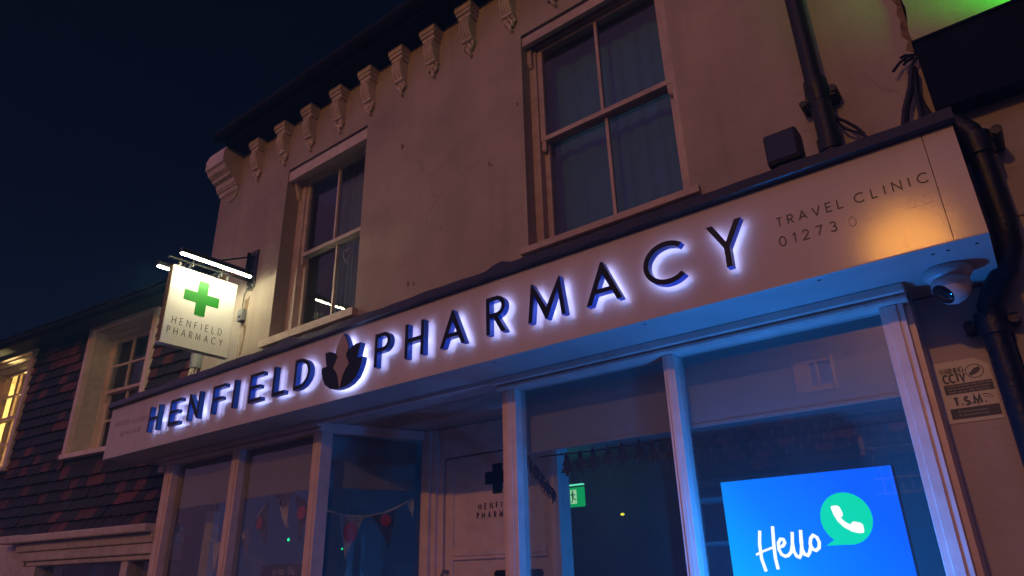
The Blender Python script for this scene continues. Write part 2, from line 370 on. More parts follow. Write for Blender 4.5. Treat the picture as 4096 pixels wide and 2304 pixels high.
def ribbon(mb, pl, s, fn, d0, d1):
    n = len(pl); closed = (abs(pl[0][0]-pl[-1][0])+abs(pl[0][1]-pl[-1][1]) < 1e-6)
    if closed: pl = pl[:-1]; n -= 1
    L = []; Rr = []
    for i in range(n):
        p = Vector(pl[i]); a = Vector(pl[(i-1) % n]) if (closed or i > 0) else None; b = Vector(pl[(i+1) % n]) if (closed or i < n-1) else None
        d1_ = (p-a).normalized() if a is not None else (b-p).normalized(); d2_ = (b-p).normalized() if b is not None else d1_
        t = (d1_+d2_); t = t.normalized() if t.length > 1e-4 else d1_
        nn = Vector((-t.y, t.x)); c = max(0.35, nn.dot(Vector((-d1_.y, d1_.x))))
        L.append(p+nn*(s/2/c)); Rr.append(p-nn*(s/2/c))
    vs = []; fs = []
    for i in range(n):
        vs += [fn(L[i].x, L[i].y, d0), fn(Rr[i].x, Rr[i].y, d0), fn(L[i].x, L[i].y, d1), fn(Rr[i].x, Rr[i].y, d1)]
    m = n if closed else n-1
    for i in range(m):
        a = 4*i; b = 4*((i+1) % n); fs += [(a, a+1, b+1, b), (a+2, b+2, b+3, a+3), (a, b, b+2, a+2), (a+1, a+3, b+3, b+1)]
    mb.add(vs, fs)
def text(mb, s, u0, u1, v0, h, stroke, fn, depth=0.0015, gap_w=.7, narrow=1.0):
    """thin capitals fitted between u0 and u1 with even tracking"""
    items = [(c, (S_[c][0]*narrow if c != ' ' else gap_w)*h) for c in s]
    sgn = 1 if u1 > u0 else -1
    tot = sum(i[1] for i in items); tr = (abs(u1-u0)-tot)/max(1, len(items)-1); x = 0
    for c, wd in items:
        if c != ' ':
            for k, pl in enumerate(S_[c][1]):
                ribbon(mb, [(u0+sgn*(x+p[0]*h*narrow), v0+p[1]*h) for p in pl], stroke, fn, depth+k*0.0003, -0.0005)
        x += wd+tr
FRONT = lambda Y: (lambda u, v, d: (u, Y-d, v))      # lettering on a wall that faces the street
SIDE = lambda X: (lambda u, v, d: (X+d, u, v))       # lettering on a panel that faces +x

# ------------------------------------------------------------------ setting
D, W, S = 2.70, 3.25, 3.05           # fascia face, upper wall face, shopfront face
solo('road', MB().box(-40, 40, -9.0, -1.2, -0.16, -0.12), M['asphalt'], kind='structure')
solo('pavement', MB().box(-40, 40, -1.2, 12, -0.3, 0.0), M['paving'], kind='structure')
solo('far_pavement', MB().box(-40, 40, -30, -9.0, -0.3, 0.0), M['paving'], kind='structure')

# ------------------------------------------------------------------ pharmacy building
bld = thing('pharmacy_building', 'cream rendered two storey pharmacy building with carved eaves brackets and two sash windows', 'building', (-3.2, W, 0))
LW = (-5.18, -4.02, 3.55, 5.33); BW = (-2.30, -1.165, 3.53, 5.33)
rect = lambda x0, x1, z0, z1: [(x0, z0), (x1, z0), (x1, z1), (x0, z1)]
mb = MB().prism([rect(-6.44, 0.035, 2.62, 5.885), rect(*LW), rect(*BW)], lambda u, v, d: (u, d, v), W, W+0.30)
part('front_wall', mb, M['render'], bld)
part('side_wall', MB().box(-6.44, -6.2, W+0.301, 9.0, 0, 5.88), M['render'], bld)
part('rear_wall', MB().box(-6.19, -0.2, 8.8, 9.0, 0, 5.88).box(-0.19, 0.03, W+0.301, 9.0, 2.9, 5.88), M['dark'], bld)
part('upper_floor', MB().box(-6.19, -0.2, W+0.302, 8.79, 2.78, 2.95), M['dark'], bld)
part('pier', MB().box(-0.262, 0.035, W, W+0.3, 0, 2.615), M['pierveil'], bld)
part('room_partition', MB().box(-3.4, -3.3, W+0.302, 8.79, 2.951, 5.88), M['dark'], bld)
# roof and eaves
mb = MB(); mb.add([(-6.16, 2.98, 6.03), (0.06, 2.98, 6.03), (0.06, 9.2, 10.2), (-6.16, 9.2, 10.2), (-6.16, 2.98, 5.99), (0.06, 2.98, 5.99), (0.06, 9.2, 10.1), (-6.16, 9.2, 10.1)],
                  [(0, 1, 2, 3), (4, 7, 6, 5), (0, 4, 5, 1), (2, 6, 7, 3), (0, 3, 7, 4), (1, 5, 6, 2)])
roof = part('roof', mb, M['roof'], bld)
part('eaves_board', MB().box(-6.06, 0.035, 3.0, W+0.3, 5.887, 5.93).box(-6.06, 0.035, 3.0, 3.03, 5.931, 5.985), M['eaves'], bld)
g = MB(); g.smooth = True; g.tube([(-6.12, 2.95, 5.975), (0.05, 2.95, 5.965)], 0.058, 14); g.tube([(-4.6, 2.95, 5.972), (-4.52, 2.95, 5.972)], 0.066, 14); g.tube([(-2.4, 2.95, 5.97), (-2.32, 2.95, 5.97)], 0.066, 14)
part('gutter', g, M['eaves'], bld)
# carved eaves brackets
def bracket_mb():
    b = MB(); y = W; J = lambda a: random.uniform(-a, a)
    b.box(-0.085, 0.085, y-0.115, y, 5.825, 5.884).box(-0.077, 0.077, y-0.104, y, 5.792, 5.825).box(-0.066, 0.066, y-0.088, y, 5.755, 5.792)
    prof = [(y, 5.755), (y-0.075, 5.755), (y-0.092, 5.72), (y-0.094, 5.67), (y-0.078, 5.615), (y-0.05, 5.575), (y-0.038, 5.545), (y, 5.53)]
    b.prism([prof], lambda u, v, d: (d, u, v), -0.05, 0.05)
    for x in (-0.036, -0.012, 0.012, 0.036):                       # fluting on the scroll
        b.tube([(x, y-0.078, 5.752), (x, y-0.098, 5.715), (x, y-0.099, 5.67), (x*1.05, y-0.083, 5.612), (x*1.15, y-0.058, 5.575)], 0.0085, 6)
    b.tube([(-0.054, y-0.045, 5.562), (0.054, y-0.045, 5.562)], 0.017, 8)
    for (x, z, a, c) in ((-0.04, 5.545, .017, .03), (0, 5.53, .02, .032), (.04, 5.545, .017, .03), (-.022, 5.495, .018, .028), (.024, 5.49, .018, .028), (.0, 5.455, .016, .03), (.012, 5.425, .011, .02), (-.045, 5.51, .012, .022), (.047, 5.507, .012, .022)):
        b.blob((x+J(.006), y-0.018+J(.003), z+J(.006)), (a*(1+J(.2)), 0.022*(1+J(.2)), c*(1+J(.2))), 7, 5)
    kx_, kz_, ks_ = 1+J(.03), 1+J(.025), J(.012)
    b.v = [(v[0]*kx_+ks_*(5.88-v[2]), v[1]+J(.0012), 5.884+(v[2]-5.884)*kz_) for v in b.v]
    b.smooth = True; return b
bx = [-5.725, -5.27, -4.84, -4.40, -3.99, -3.58, -3.197, -2.79, -2.385, -1.98]
for x in bx:
    mb = bracket_mb(); mb.v = [(v[0]+x, v[1], v[2]) for v in mb.v]; part('bracket', mb, M['oldpaint'], bld)
# big end console at the left corner of the eaves
prof = [(W, 5.46), (3.225, 5.475), (3.205, 5.525), (3.18, 5.54), (3.165, 5.59), (3.122, 5.605), (3.114, 5.63), (3.066, 5.66), (3.046, 5.705), (3.022, 5.722), (3.018, 5.83), (3.05, 5.925), (3.10, 5.985), (3.17, 6.03), (W, 6.05)]
mb = MB().prism([prof], lambda u, v, d: (d, u, v), -6.43, -6.085)
mb.smooth = False
mb.box(-6.44, -6.075, 3.195, W, 5.515, 5.54)
mb.tube([(-6.10, W-.006, 5.47), (-6.115, W-.008, 5.42), (-6.16, W-.008, 5.385), (-6.22, W-.006, 5.365), (-6.26, W-.004, 5.37)], [.014, .013, .012, .011, .006], 8)
mb.blob((-6.095, W-.01, 5.48), (.02, .02, .02), 8, 6)
part('console', mb, M['oldpaint'], bld, 'large stepped end console at the left corner of the eaves')
# chipped plaster patch and little marks on the wall
mb = MB(); mb.prism([[(-5.655, 4.06), (-5.60, 4.075), (-5.575, 4.09), (-5.585, 3.99), (-5.60, 3.93), (-5.64, 3.93)]], lambda u, v, d: (u, W-d, v), .002, -.01); part('plaster_scar', mb, M['scar'], bld, 'brown strip of exposed plaster beside the cable above the junction box')
mb = MB(); mb.prism([[(-5.615, 3.80), (-5.57, 3.78), (-5.575, 3.65), (-5.60, 3.50), (-5.625, 3.50), (-5.60, 3.68)]], lambda u, v, d: (u, W-d, v), .002, -.01)
part('plaster_scar', mb, M['scar'], bld, 'brown strip of exposed plaster below the junction box')
for (x, z, a) in ((-3.98, 5.50, .012), (-2.62, 4.32, .014), (-2.60, 4.30, .008), (-3.55, 4.88, .02), (-5.30, 4.35, .008), (-3.42, 3.60, .015), (-3.36, 3.58, .008), (-2.35, 4.72, .01), (-3.1, 3.95, .007)):
    mb = MB(); mb.prism([[(x+a*math.cos(k*1.05)*(0.5+random.random()*.7), z+2*a*math.sin(k*1.05)*(0.5+random.random()*.7)) for k in range(6)]], lambda u, v, d: (u, W-d, v), .0015, -.01); part('chipped_spot', mb, M['scar'], bld)


def sash_window(par, op, yw, rd, zmeet, ncol, nrow, tf=None, pelmet=None, sill=None, mpaint='paint', jw=0.045, label=None, gl='glass', world=True):
    x0, x1, z0, z1 = op; f = MB(); y = yw+rd
    f.box(x0, x0+jw, y, y+.11, z0, z1).box(x1-jw, x1, y, y+.11, z0, z1).box(x0+jw, x1-jw, y, y+.11, z1-.06, z1).box(x0+jw, x1-jw, y, y+.11, z0, z0+.035)
    win = part('window', f, M[mpaint], par, label, world)
    a, b, c, d = x0+jw+.001, x1-jw-.001, z0+.036, z1-.061
    def sash(za, zb, yy, nr):
        s = MB(); st = .042
        s.box(a, a+st, yy, yy+.035, za, zb).box(b-st, b, yy, yy+.035, za, zb).box(a+st, b-st, yy, yy+.035, zb-.04, zb).box(a+st, b-st, yy, yy+.035, za, za+(.065 if za == c else .036))
        bt = za+(.065 if za == c else .036)
        for i in range(1, ncol):
            x = a+st+(b-a-2*st)*i/ncol; s.box(x-.011, x+.011, yy+.004, yy+.031, bt, zb-.04)
        for j in range(1, nr):
            z = bt+(zb-.04-bt)*j/nr
            for i in range(ncol):
                xa = a+st+(b-a-2*st)*i/ncol+(.011 if i else 0); xb = a+st+(b-a-2*st)*(i+1)/ncol-(.011 if i < ncol-1 else 0)
                s.box(xa, xb, yy+.005, yy+.030, z-.011, z+.011)
        if yy == y+.018:   # sash horns under the upper sash
            for xx in (a, b-st): s.box(xx+.004, xx+st-.004, yy+.004, yy+.03, za-.07, za-.001).blob((xx+st/2, yy+.017, za-.07), (st/2-.004, .013, .016), 8, 5)
        part('sash', s, M[mpaint], win, None, world)
        part('pane', MB().quad((a+st-.004, yy+.02, bt-.004), (b-st+.004, yy+.02, bt-.004), (b-st+.004, yy+.02, zb-.036), (a+st-.004, yy+.02, zb-.036)), M[gl], win, None, world)
    sash(zmeet, d, y+.018, nrow); sash(c, zmeet+.036, y+.058, nrow)
    if pelmet:
        pm = MB().box(x0+.002, x1-.002, yw+.012, yw+.05, pelmet, z1-.001).box(x0+.02, x1-.02, yw+.052, yw+rd-.002, pelmet+.06, z1-.002)
        pm.prism([[(yw+.052, pelmet+.05), (yw+rd-.01, pelmet+.05), (yw+rd-.01, pelmet-.16), (yw+rd-.03, pelmet-.13), (yw+.07, pelmet+.02)]], lambda u, v, dd: (dd, u, v), x0+.003, x0+.04)
        part('pelmet', pm, M[mpaint], win, None, world)
    if sill:
        part('sill', MB().box(sill[0], sill[1], sill[2], yw-.001, sill[3], sill[4]).box(x0+.002, x1-.002, yw+.001, yw+rd-.001, sill[3], sill[4]+.01), M[mpaint], win, None, world)
    return win
sash_window(bld, (LW[0], LW[1], 3.56, 5.31), W, 0.15, 4.40, 2, 1, pelmet=5.20, sill=(-5.24, -3.98, 3.195, 3.48, 3.545), label='smaller looking sash window lit by the hanging sign lamps', mpaint='oldpaint', jw=.10)
sash_window(bld, (BW[0], BW[1], 3.54, 5.31), W, 0.10, 4.40, 2, 1, pelmet=5.23, sill=(-2.35, -1.11, 3.215, 3.488, 3.53), label='dark sash window above the letters', mpaint='sashpaint', jw=.06)

def curtain(name, x0, x1, y, z0, z1, m, label, waves=9, amp=.018, grp=None):
    b = MB(); n = 90; vs = []
    for i in range(n+1):
        t = i/n; x = x0+(x1-x0)*t; yy = y+amp*math.sin(t*waves*6.28+1.3*math.sin(t*11))+amp*.4*math.sin(t*waves*15)
        vs += [(x, yy, z0), (x+.01*math.sin(t*20), yy*1.0, z1)]
    b.add(vs, [(2*i, 2*i+2, 2*i+3, 2*i+1) for i in range(n)]); b.smooth = True
    return solo(name, b, m, label, 'curtain', group=grp)
curtain('curtain', -4.78, -4.03, W+.36, 3.5, 5.4, M['curtain'], 'grey net curtain inside the sash window next to the hanging sign', 8)
curtain('curtain', -2.35, -1.1, W+.34, 3.5, 5.4, M['veilcurtain'], 'dark drawn curtain inside the sash window above the letters', 9, .010)
# heart ornament hanging inside the left window
hb = MB(); cx, cz, yy = -4.49, 4.27, W+.25
pl = [(16*math.sin(t)**3, 13*math.cos(t)-5*math.cos(2*t)-2*math.cos(3*t)-math.cos(4*t)) for t in [i*2*math.pi/28 for i in range(29)]]
hb.tube([(cx+p[0]*.0033, yy, cz+p[1]*.0050) for p in pl], .0075, 8); hb.tube([(cx, yy, cz+.02), (cx, yy, 4.385)], .003, 6); hb.smooth = True
solo('heart_ornament', hb, M['stub'], 'pale wicker heart hanging inside the upstairs sash window', 'ornament')

# ------------------------------------------------------------------ shopfront (posts, heads, glass)
sf = thing('shop_front', 'white painted timber shop front with splayed recessed entrance under the fascia', 'shop front', (-3.2, S, 0))
HZ = 2.552
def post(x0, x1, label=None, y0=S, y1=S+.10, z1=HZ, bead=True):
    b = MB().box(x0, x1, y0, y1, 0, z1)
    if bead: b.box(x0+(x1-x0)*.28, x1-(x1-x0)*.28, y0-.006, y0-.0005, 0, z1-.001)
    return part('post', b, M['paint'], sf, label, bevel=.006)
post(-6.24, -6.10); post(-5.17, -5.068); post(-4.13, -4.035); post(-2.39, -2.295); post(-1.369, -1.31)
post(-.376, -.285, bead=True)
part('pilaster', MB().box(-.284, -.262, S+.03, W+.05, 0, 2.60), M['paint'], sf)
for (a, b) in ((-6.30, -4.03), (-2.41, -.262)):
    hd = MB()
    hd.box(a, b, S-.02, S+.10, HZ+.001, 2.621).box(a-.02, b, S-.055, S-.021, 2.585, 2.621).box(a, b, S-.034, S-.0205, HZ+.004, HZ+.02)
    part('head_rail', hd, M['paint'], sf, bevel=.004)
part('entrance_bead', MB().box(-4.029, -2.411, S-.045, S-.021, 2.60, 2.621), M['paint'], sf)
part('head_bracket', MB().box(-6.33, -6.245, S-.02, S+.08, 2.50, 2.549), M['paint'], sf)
# return frames
def along(p, q, n0, n1, z0, z1, b):      # a board standing along p->q, n0..n1 across
    p = Vector((p[0], p[1], 0)); q = Vector((q[0], q[1], 0)); t = (q-p).normalized(); n = Vector((t.y, -t.x, 0))
    c = [p+n*n0, q+n*n0, q+n*n1, p+n*n1]
    b.add([(v.x, v.y, z0) for v in c]+[(v.x, v.y, z1) for v in c], [(0, 1, 2, 3), (4, 7, 6, 5), (0, 4, 5, 1), (1, 5, 6, 2), (2, 6, 7, 3), (3, 7, 4, 0)]); return b
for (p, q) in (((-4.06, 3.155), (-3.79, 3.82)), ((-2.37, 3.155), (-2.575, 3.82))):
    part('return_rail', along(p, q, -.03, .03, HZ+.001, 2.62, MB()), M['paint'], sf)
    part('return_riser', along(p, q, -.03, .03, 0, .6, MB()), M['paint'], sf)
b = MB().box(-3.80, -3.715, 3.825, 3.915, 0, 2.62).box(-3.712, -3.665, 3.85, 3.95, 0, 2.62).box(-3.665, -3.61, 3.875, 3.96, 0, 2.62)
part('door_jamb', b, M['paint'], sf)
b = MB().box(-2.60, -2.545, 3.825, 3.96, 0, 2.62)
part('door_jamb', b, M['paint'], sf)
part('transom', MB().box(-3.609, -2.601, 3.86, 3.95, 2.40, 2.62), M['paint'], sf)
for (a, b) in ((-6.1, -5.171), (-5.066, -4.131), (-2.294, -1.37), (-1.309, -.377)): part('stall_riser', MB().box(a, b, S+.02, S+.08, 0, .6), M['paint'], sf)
for (a, c) in ((-6.10, -5.17), (-5.068, -4.13), (-2.295, -1.369), (-1.31, -.376)):
    part('pane', MB().quad((a, S+.06, .6), (c, S+.06, .6), (c, S+.06, HZ), (a, S+.06, HZ)), M['shopglass'], sf)
part('return_pane', MB().quad((-4.055, 3.15, .6), (-3.79, 3.82, .6), (-3.79, 3.82, HZ), (-4.055, 3.15, HZ)), M['shopglass'], sf)
part('return_pane', MB().quad((-2.37, 3.15, .6), (-2.575, 3.82, .6), (-2.575, 3.82, HZ), (-2.37, 3.15, HZ)), M['shopglass'], sf)
part('doorstep', MB().box(-4.0, -2.42, 3.05, 3.95, 0.001, .35), M['paving'], sf)
part('entrance_ceiling', MB().box(-4.4, -2.2, W+.001, 4.2, 2.625, 2.66), M['soffit'], sf)

# shop interior
solo('shop_floor', MB().box(-6.19, -.29, 3.96, 8.79, .0, .35), M['dark'], kind='structure')
solo('shop_ceiling', MB().box(-6.19, -.29, 3.16, 8.79, 2.70, 2.77), M['shopwall'], kind='structure')
solo('shop_back_wall', MB().box(-6.19, -.29, 6.6, 6.7, .351, 2.699), M['shopwall'], kind='structure')
solo('shop_side_wall', MB().box(-.285, -.19, W+.31, 6.59, 0, 2.69), M['shopwall'], kind='structure')
solo('shop_side_wall', MB().box(-6.19, -6.14, W+.31, 6.59, 0, 2.69), M['shopwall'], kind='structure')
cu = thing('shelf_unit', 'tall dark shelving unit in the dim shop interior behind the right window', 'shelf', (-2.0, 5.6, .35))
part('carcass', MB().box(-2.4, -2.36, 5.4, 5.9, .351, 2.1).box(-1.2, -1.16, 5.4, 5.9, .351, 2.1).box(-2.359, -1.201, 5.88, 5.9, .351, 2.1), M['dark'], cu)
for z in (.6, 1.0, 1.4, 1.75, 2.08): part('shelf', MB().box(-2.359, -1.201, 5.42, 5.879, z, z+.02), M['shopwall'], cu)
bd = thing('stockroom_door', 'plain pale door in the back wall of the dim shop beyond the exit sign', 'door', (-2.3, 6.58, .35))
part('door_leaf', MB().box(-2.78, -1.95, 6.56, 6.599, .351, 2.30), M['shopwall'], bd)
part('door_frame', MB().box(-2.86, -2.785, 6.54, 6.599, .351, 2.38).box(-1.945, -1.87, 6.54, 6.599, .351, 2.38).box(-2.784, -1.946, 6.54, 6.599, 2.305, 2.38), M['paint'], bd)
pc = MB().box(-6.06, -5.93, 3.40, 3.46, .36, 2.16)
solo('column', pc, M['oldpaint'], 'narrow pale square column at the left end inside the left shop window', 'column')
# door
dr = thing('shop_door', 'white panelled shop door with dark cross and letter plate set back in the entrance', 'door', (-3.1, 3.92, .35))
d = MB().box(-3.60, -2.61, 3.90, 3.95, .36, 2.395)
d.box(-3.60, -3.52, 3.885, 3.899, .36, 2.39).box(-2.69, -2.61, 3.885, 3.899, .36, 2.39).box(-3.519, -2.691, 3.885, 3.899, 2.31, 2.39)
d.box(-3.519, -2.691, 3.880, 3.899, 1.675, 1.755).box(-3.519, -2.691, 3.872, 3.8795, 1.70, 1.735).box(-3.519, -2.691, 3.885, 3.899, .36, .55).box(-3.519, -2.691, 3.890, 3.899, .95, 1.05)
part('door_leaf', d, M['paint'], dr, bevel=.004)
part('letter_plate', MB().prism([arc(-2.765, 1.575, .025, .025, -90, 90, 8)+arc(-3.105, 1.575, .025, .025, 90, 270, 8)], lambda u, v, dd: (u, 3.88-dd, v), .008, -.02), M['iron'], dr)
hb = MB(); hb.smooth = True; hb.tube([(-3.565, 3.885, 1.60), (-3.565, 3.84, 1.605), (-3.565, 3.82, 1.58), (-3.565, 3.82, 1.3), (-3.565, 3.84, 1.28), (-3.565, 3.885, 1.285)], .012, 10)
part('handle', hb, M['grey'], dr)
cx, cz = -3.11, 2.215
crs = lambda cx, cz, a, k: [(cx-k, cz-a), (cx+k, cz-a), (cx+k, cz-k), (cx+a, cz-k), (cx+a, cz+k), (cx+k, cz+k), (cx+k, cz+a), (cx-k, cz+a), (cx-k, cz+k), (cx-a, cz+k), (cx-a, cz-k), (cx-k, cz-k)]
part('cross', MB().prism([crs(cx, cz, .112, .044)], FRONT(3.898), .002, -.001), M['darkteal'], dr)
for (wd, a, b, z) in (('HENFIELD', -3.285, -2.92, 2.006), ('PHARMACY', -3.30, -2.90, 1.945)):
    t = MB(); text(t, wd, a, b, z, .037, .006, FRONT(3.898), narrow=.78); part('lettering', t, M['navy'], dr)

# blinds
BL = 'roller blinds pulled part way down in the shop windows'
def blind(x0, x1, y, z, label):
    r = thing('roller_blind', label, 'blind', ((x0+x1)/2, y, 2.6), group=BL)
    part('cloth', MB().box(x0, x1, y, y+.004, z, 2.60), M['blind'], r)
    part('bottom_bar', MB().box(x0, x1, y-.004, y+.008, z-.018, z-.0005), M['blind'], r)
blind(-6.13, -5.135, 3.145, 2.195, 'beige roller blind in the leftmost pane of the left shop window')
blind(-5.11, -4.12, 3.145, 2.195, 'beige roller blind in the pane left of the corner post')
r = thing('roller_blind', 'beige roller blind in the splayed side pane beside the entrance', 'blind', (-3.95, 3.5, 2.6), group=BL)
b = MB(); along((-4.075, 3.19), (-3.832, 3.815), -.045, -.040, 2.20, 2.55, b); part('cloth', b, M['blind'], r)
b = MB(); along((-4.075, 3.19), (-3.832, 3.815), -.049, -.036, 2.18, 2.1995, b); part('bottom_bar', b, M['blind'], r)
blind(-2.34, -1.345, 3.20, 2.222, 'wide blue tinted roller blind in the pane with the fir garland')
blind(-1.325, -.30, 3.20, 2.222, 'roller blind in the right pane above the lit screen')

# ------------------------------------------------------------------ fascia sign
fs = thing('fascia_sign', 'long white fascia sign reading HENFIELD PHARMACY in halo lit dark letters with lotus logo', 'shop sign', (-3.3, D, 2.62))
part('panel', MB().box(-6.704, -3.253, D, D+.02, 2.624, 3.079).box(-3.252, -.0435, D, D+.02, 2.624, 3.079), M['fascia'], fs)
part('end_panel', MB().box(-.0405, .062, D, D+.02, 2.625, 3.078).box(.042, .062, D+.021, W-.001, 2.625, 3.07), M['fascia'], fs)
part('joint', MB().box(-.0434, -.0406, D+.006, D+.019, 2.625, 3.077), M['scar'], fs)
part('soffit_board', MB().box(-6.704, .062, D+.0205, W-.001, 2.622, 2.640), M['soffit'], fs)
part('bottom_trim', MB().box(-6.704, .062, D-.003, D+.0195, 2.6185, 2.6235), M['soffit'], fs)
c = MB(); n = 120
lump = lambda x: sum(a*math.exp(-((x-x0)/s)**2) for (x0, a, s) in ((-4.04, .026, .06), (-2.10, .028, .05), (-5.6, .006, .12), (-.95, .006, .1), (-6.2, .005, .1)))
pr = []
for i in range(n+1):
    x = -6.72+(6.72+.075)*i/n; l = lump(x)+.003*math.sin(x*9)+.002*math.sin(x*23)
    pr.append([(x, 2.672, 3.0795), (x, 2.662, 3.085), (x, 2.664, 3.10), (x, 2.672, 3.136+l), (x, 2.70, 3.146+l), (x, W-.002, 3.33), (x, W-.002, 3.082)])
k = 7; c.v = [p for q in pr for p in q]; c.f = [(i*k+j, (i+1)*k+j, (i+1)*k+(j+1) % k, i*k+(j+1) % k) for i in range(n) for j in range(k)]+[tuple(range(k)), tuple(range(n*k, n*k+k))[::-1]]
c.tone = [0.0]*len(c.f); c.smooth = True
part('lead_flashing', c, M['lead'], fs)
# halo letters
LET = [('H', -5.815, .166), ('E', -5.475, .160), ('N', -5.19, .165), ('F', -4.846, .163), ('I', -4.566, .026), ('E', -4.360, .156), ('L', -4.077, .142), ('D', -3.835, .172),
       ('P', -3.04, .136), ('H', -2.778, .154), ('A', -2.497, .188), ('R', -2.16, .130), ('M', -1.884, .229), ('A', -1.536, .194), ('C', -1.222, .208), ('Y', -.906, .157)]
YF, YB = 2.632, 2.670
def halo(name, loops, inner, lab=None):
    P3 = lambda u, v, dd: (u, dd, v)
    b = MB(); b.prism(loops, P3, YF, YB, caps=(True, False))
    ntri = len(tessellate_polygon([[Vector((p[0], p[1], 0)) for p in l] for l in loops]))
    o = part(name, b, [M['letter'], M['letterside']], fs, lab)
    for i, p in enumerate(o.data.polygons): p.material_index = 0 if i < ntri else 1
    h = MB(); h.prism(loops, P3, YB-.004, YB-.002, caps=(False, True), sides=False)
    part('led_backlight', h, M['halo'], o)
    return o
for ch, x, wd in LET:
    lo_ = [[(x+p[0], 2.734+p[1]) for p in l] for l in outline(ch, wd, .21, .0250)]
    halo('letter', lo_, None)
half = [(0, 3.027), (.022, 3.005), (.045, 2.965), (.062, 2.93), (.068, 2.900), (.095, 2.917), (.13, 2.927), (.174, 2.926), (.163, 2.885), (.156, 2.855), (.146, 2.832), (.198, 2.829), (.194, 2.795), (.178, 2.755), (.15, 2.71), (.10, 2.678), (.05, 2.664), (0, 2.66)]
CX = -3.346
lg = halo('lotus_logo', [[(CX-p[0], p[1]) for p in half]+[(CX+p[0], p[1]) for p in reversed(half[1:-1])]], None)
ih = [(0, 3.022), (.02, 3.0), (.043, 2.962), (.060, 2.925), (.060, 2.905), (.040, 2.874), (.076, 2.806), (.048, 2.78), (.026, 2.745), (.012, 2.70), (.004, 2.665)]
part('petal_inlay', MB().prism([[(CX-p[0], p[1]) for p in ih]+[(CX+p[0], p[1]) for p in reversed(ih[1:])]], lambda u, v, dd: (u, YF-dd, v), .003, -.002), M['logolight'], lg)
# small lettering
for (wd, a, b, z, h) in (('TRAVEL', -.624, -.364, 2.879, .039), ('CLINIC', -.318, -.062, 2.879, .039), ('01273', -.628, -.405, 2.789, .041)):
    t = MB(); text(t, wd, a, b, z, h, .0052, FRONT(D)); part('lettering', t, M['ink'], fs, 'small dark lettering '+wd)
t = MB(); text(t, '0', -.357, -.33, 2.787, .040, .005, FRONT(D)); part('faded_digit', t, M['fadedink'], fs)
for (a, z) in ((-.30, 2.789), (-.145, 2.79), (-.097, 2.79)):
    t = MB(); text(t, '0', a, a+.027, z, .039, .003, FRONT(D), .0008); part('ghost_digit', t, M['ghost'], fs)
for (wd, a, b, z) in (('PARAG', -6.58, -6.32, 2.893), ('GOGNA', -6.26, -5.99, 2.880), ('MPHARM', -6.44, -6.09, 2.790)):
    t = MB(); text(t, wd, a, b, z, .041, .006, FRONT(D)); part('faded_lettering', t, M['fadedink'], fs, 'faded worn lettering at the left end of the fascia')
# screws in the soffit
for x in (-5.6, -4.4, -3.3, -2.2, -1.30, -.52, -.12, -.07, .02): t = MB().lathe([(0.0001, .0025), (.006, .002), (.007, 0)], (x, D+.05+.03*(x > -.2), 2.622), (0, 0, -1), 8); part('soffit_screw', t, M['iron'], fs)

# ------------------------------------------------------------------ projecting sign
SX = -5.58
hs = thing('hanging_sign', 'square white hanging sign with green cross reading HENFIELD PHARMACY lit by two lamps', 'hanging sign', (SX, 2.8, 3.444))
part('sign_panel', MB().box(SX-.062, SX, 2.497, 3.113, 3.447, 4.156), M['signwhite'], hs, bevel=.003)
part('sign_edge', MB().box(SX-.060, SX-.003, 2.490, 2.4965, 3.45, 4.15), M['scar'], hs)
part('bottom_lip', MB().box(SX-.072, SX+.008, 2.485, 3.118, 3.436, 3.4465), M['signwhite'], hs)
kx = SX/-5.8; cy_, cz_ = 2.903*kx, 1.55+(4.01-1.55)*kx
part('cross', MB().prism([crs(cy_, cz_, .1635, .0475)], SIDE(SX), .0025, -.001), M['green'], hs)
for (wd, a, b, z) in (('HENFIELD', 2.567, 3.022, 3.627), ('PHARMACY', 2.540, 3.045, 3.532)):
    t = MB(); text(t, wd, a, b, z, .060, .0050, SIDE(SX), narrow=.72); part('lettering', t, M['ink'], hs)
part('wall_plate', MB().box(-5.645, -5.515, W-.012, W-.0005, 4.16, 4.56).box(-5.645, -5.633, W-.05, W-.0125, 4.25, 4.55), M['iron'], hs)
a = MB(); a.tube([(SX, W-.013, 4.235), (SX, 2.44, 4.212)], .011, 8)
part('arm', a, M['iron'], hs)
a = MB(); a.tube([(SX, W-.013, 4.50), (SX, 2.70, 4.235)], .008, 8)
part('stay', a, M['iron'], hs)
for y in (2.555, 3.01):
    a = MB(); a.tube([(SX-.02, y, 4.157), (SX-.02, y, 4.225)], .006, 8); a.blob((SX-.02, y, 4.19), (.014, .014, .014), 8, 6); a.blob((SX-.02, y, 4.23), (.018, .012, .012), 8, 6)
    part('hanger', a, M['grey'], hs)
for sx in (1, -1):
    xb = SX+sx*.20
    b = MB(); b.prism([[(-.030, .0), (.030, .0), (.030, .030), (.012, .052), (-.018, .052), (-.030, .03)]], lambda u, v, dd: (xb+u, dd, 4.185+v), 2.445, 3.12)
    lb = part('lamp_bar', b, M['iron'], hs)
    e = MB(); e.smooth = True; e.prism([arc(xb, 4.1845, .013, .013, 180, 360, 12)], lambda u, v, dd: (u, dd, v), 2.45, 3.11); part('led_strip', e, M['led'], lb)
    for y in (2.65, 2.93):
        b = MB(); b.tube([(SX, y, 4.222), (SX+sx*.05, y, 4.245), (xb, y, 4.238)], .006, 6)
        b.tube([(SX+sx*.012, y, 4.215), (SX+sx*.03, y, 4.19), (SX+sx*.018, y, 4.178)], .007, 6)
        part('clamp', b, M['grey'], hs)
for (x, z) in ((-5.62, 4.185), (-5.54, 4.185), (-5.62, 4.53), (-5.54, 4.53)): t = MB().lathe([(.0001, .006), (.009, .005), (.010, 0)], (x, W-.012, z), (0, -1, 0), 10); part('bolt', t, M['grey'], hs)
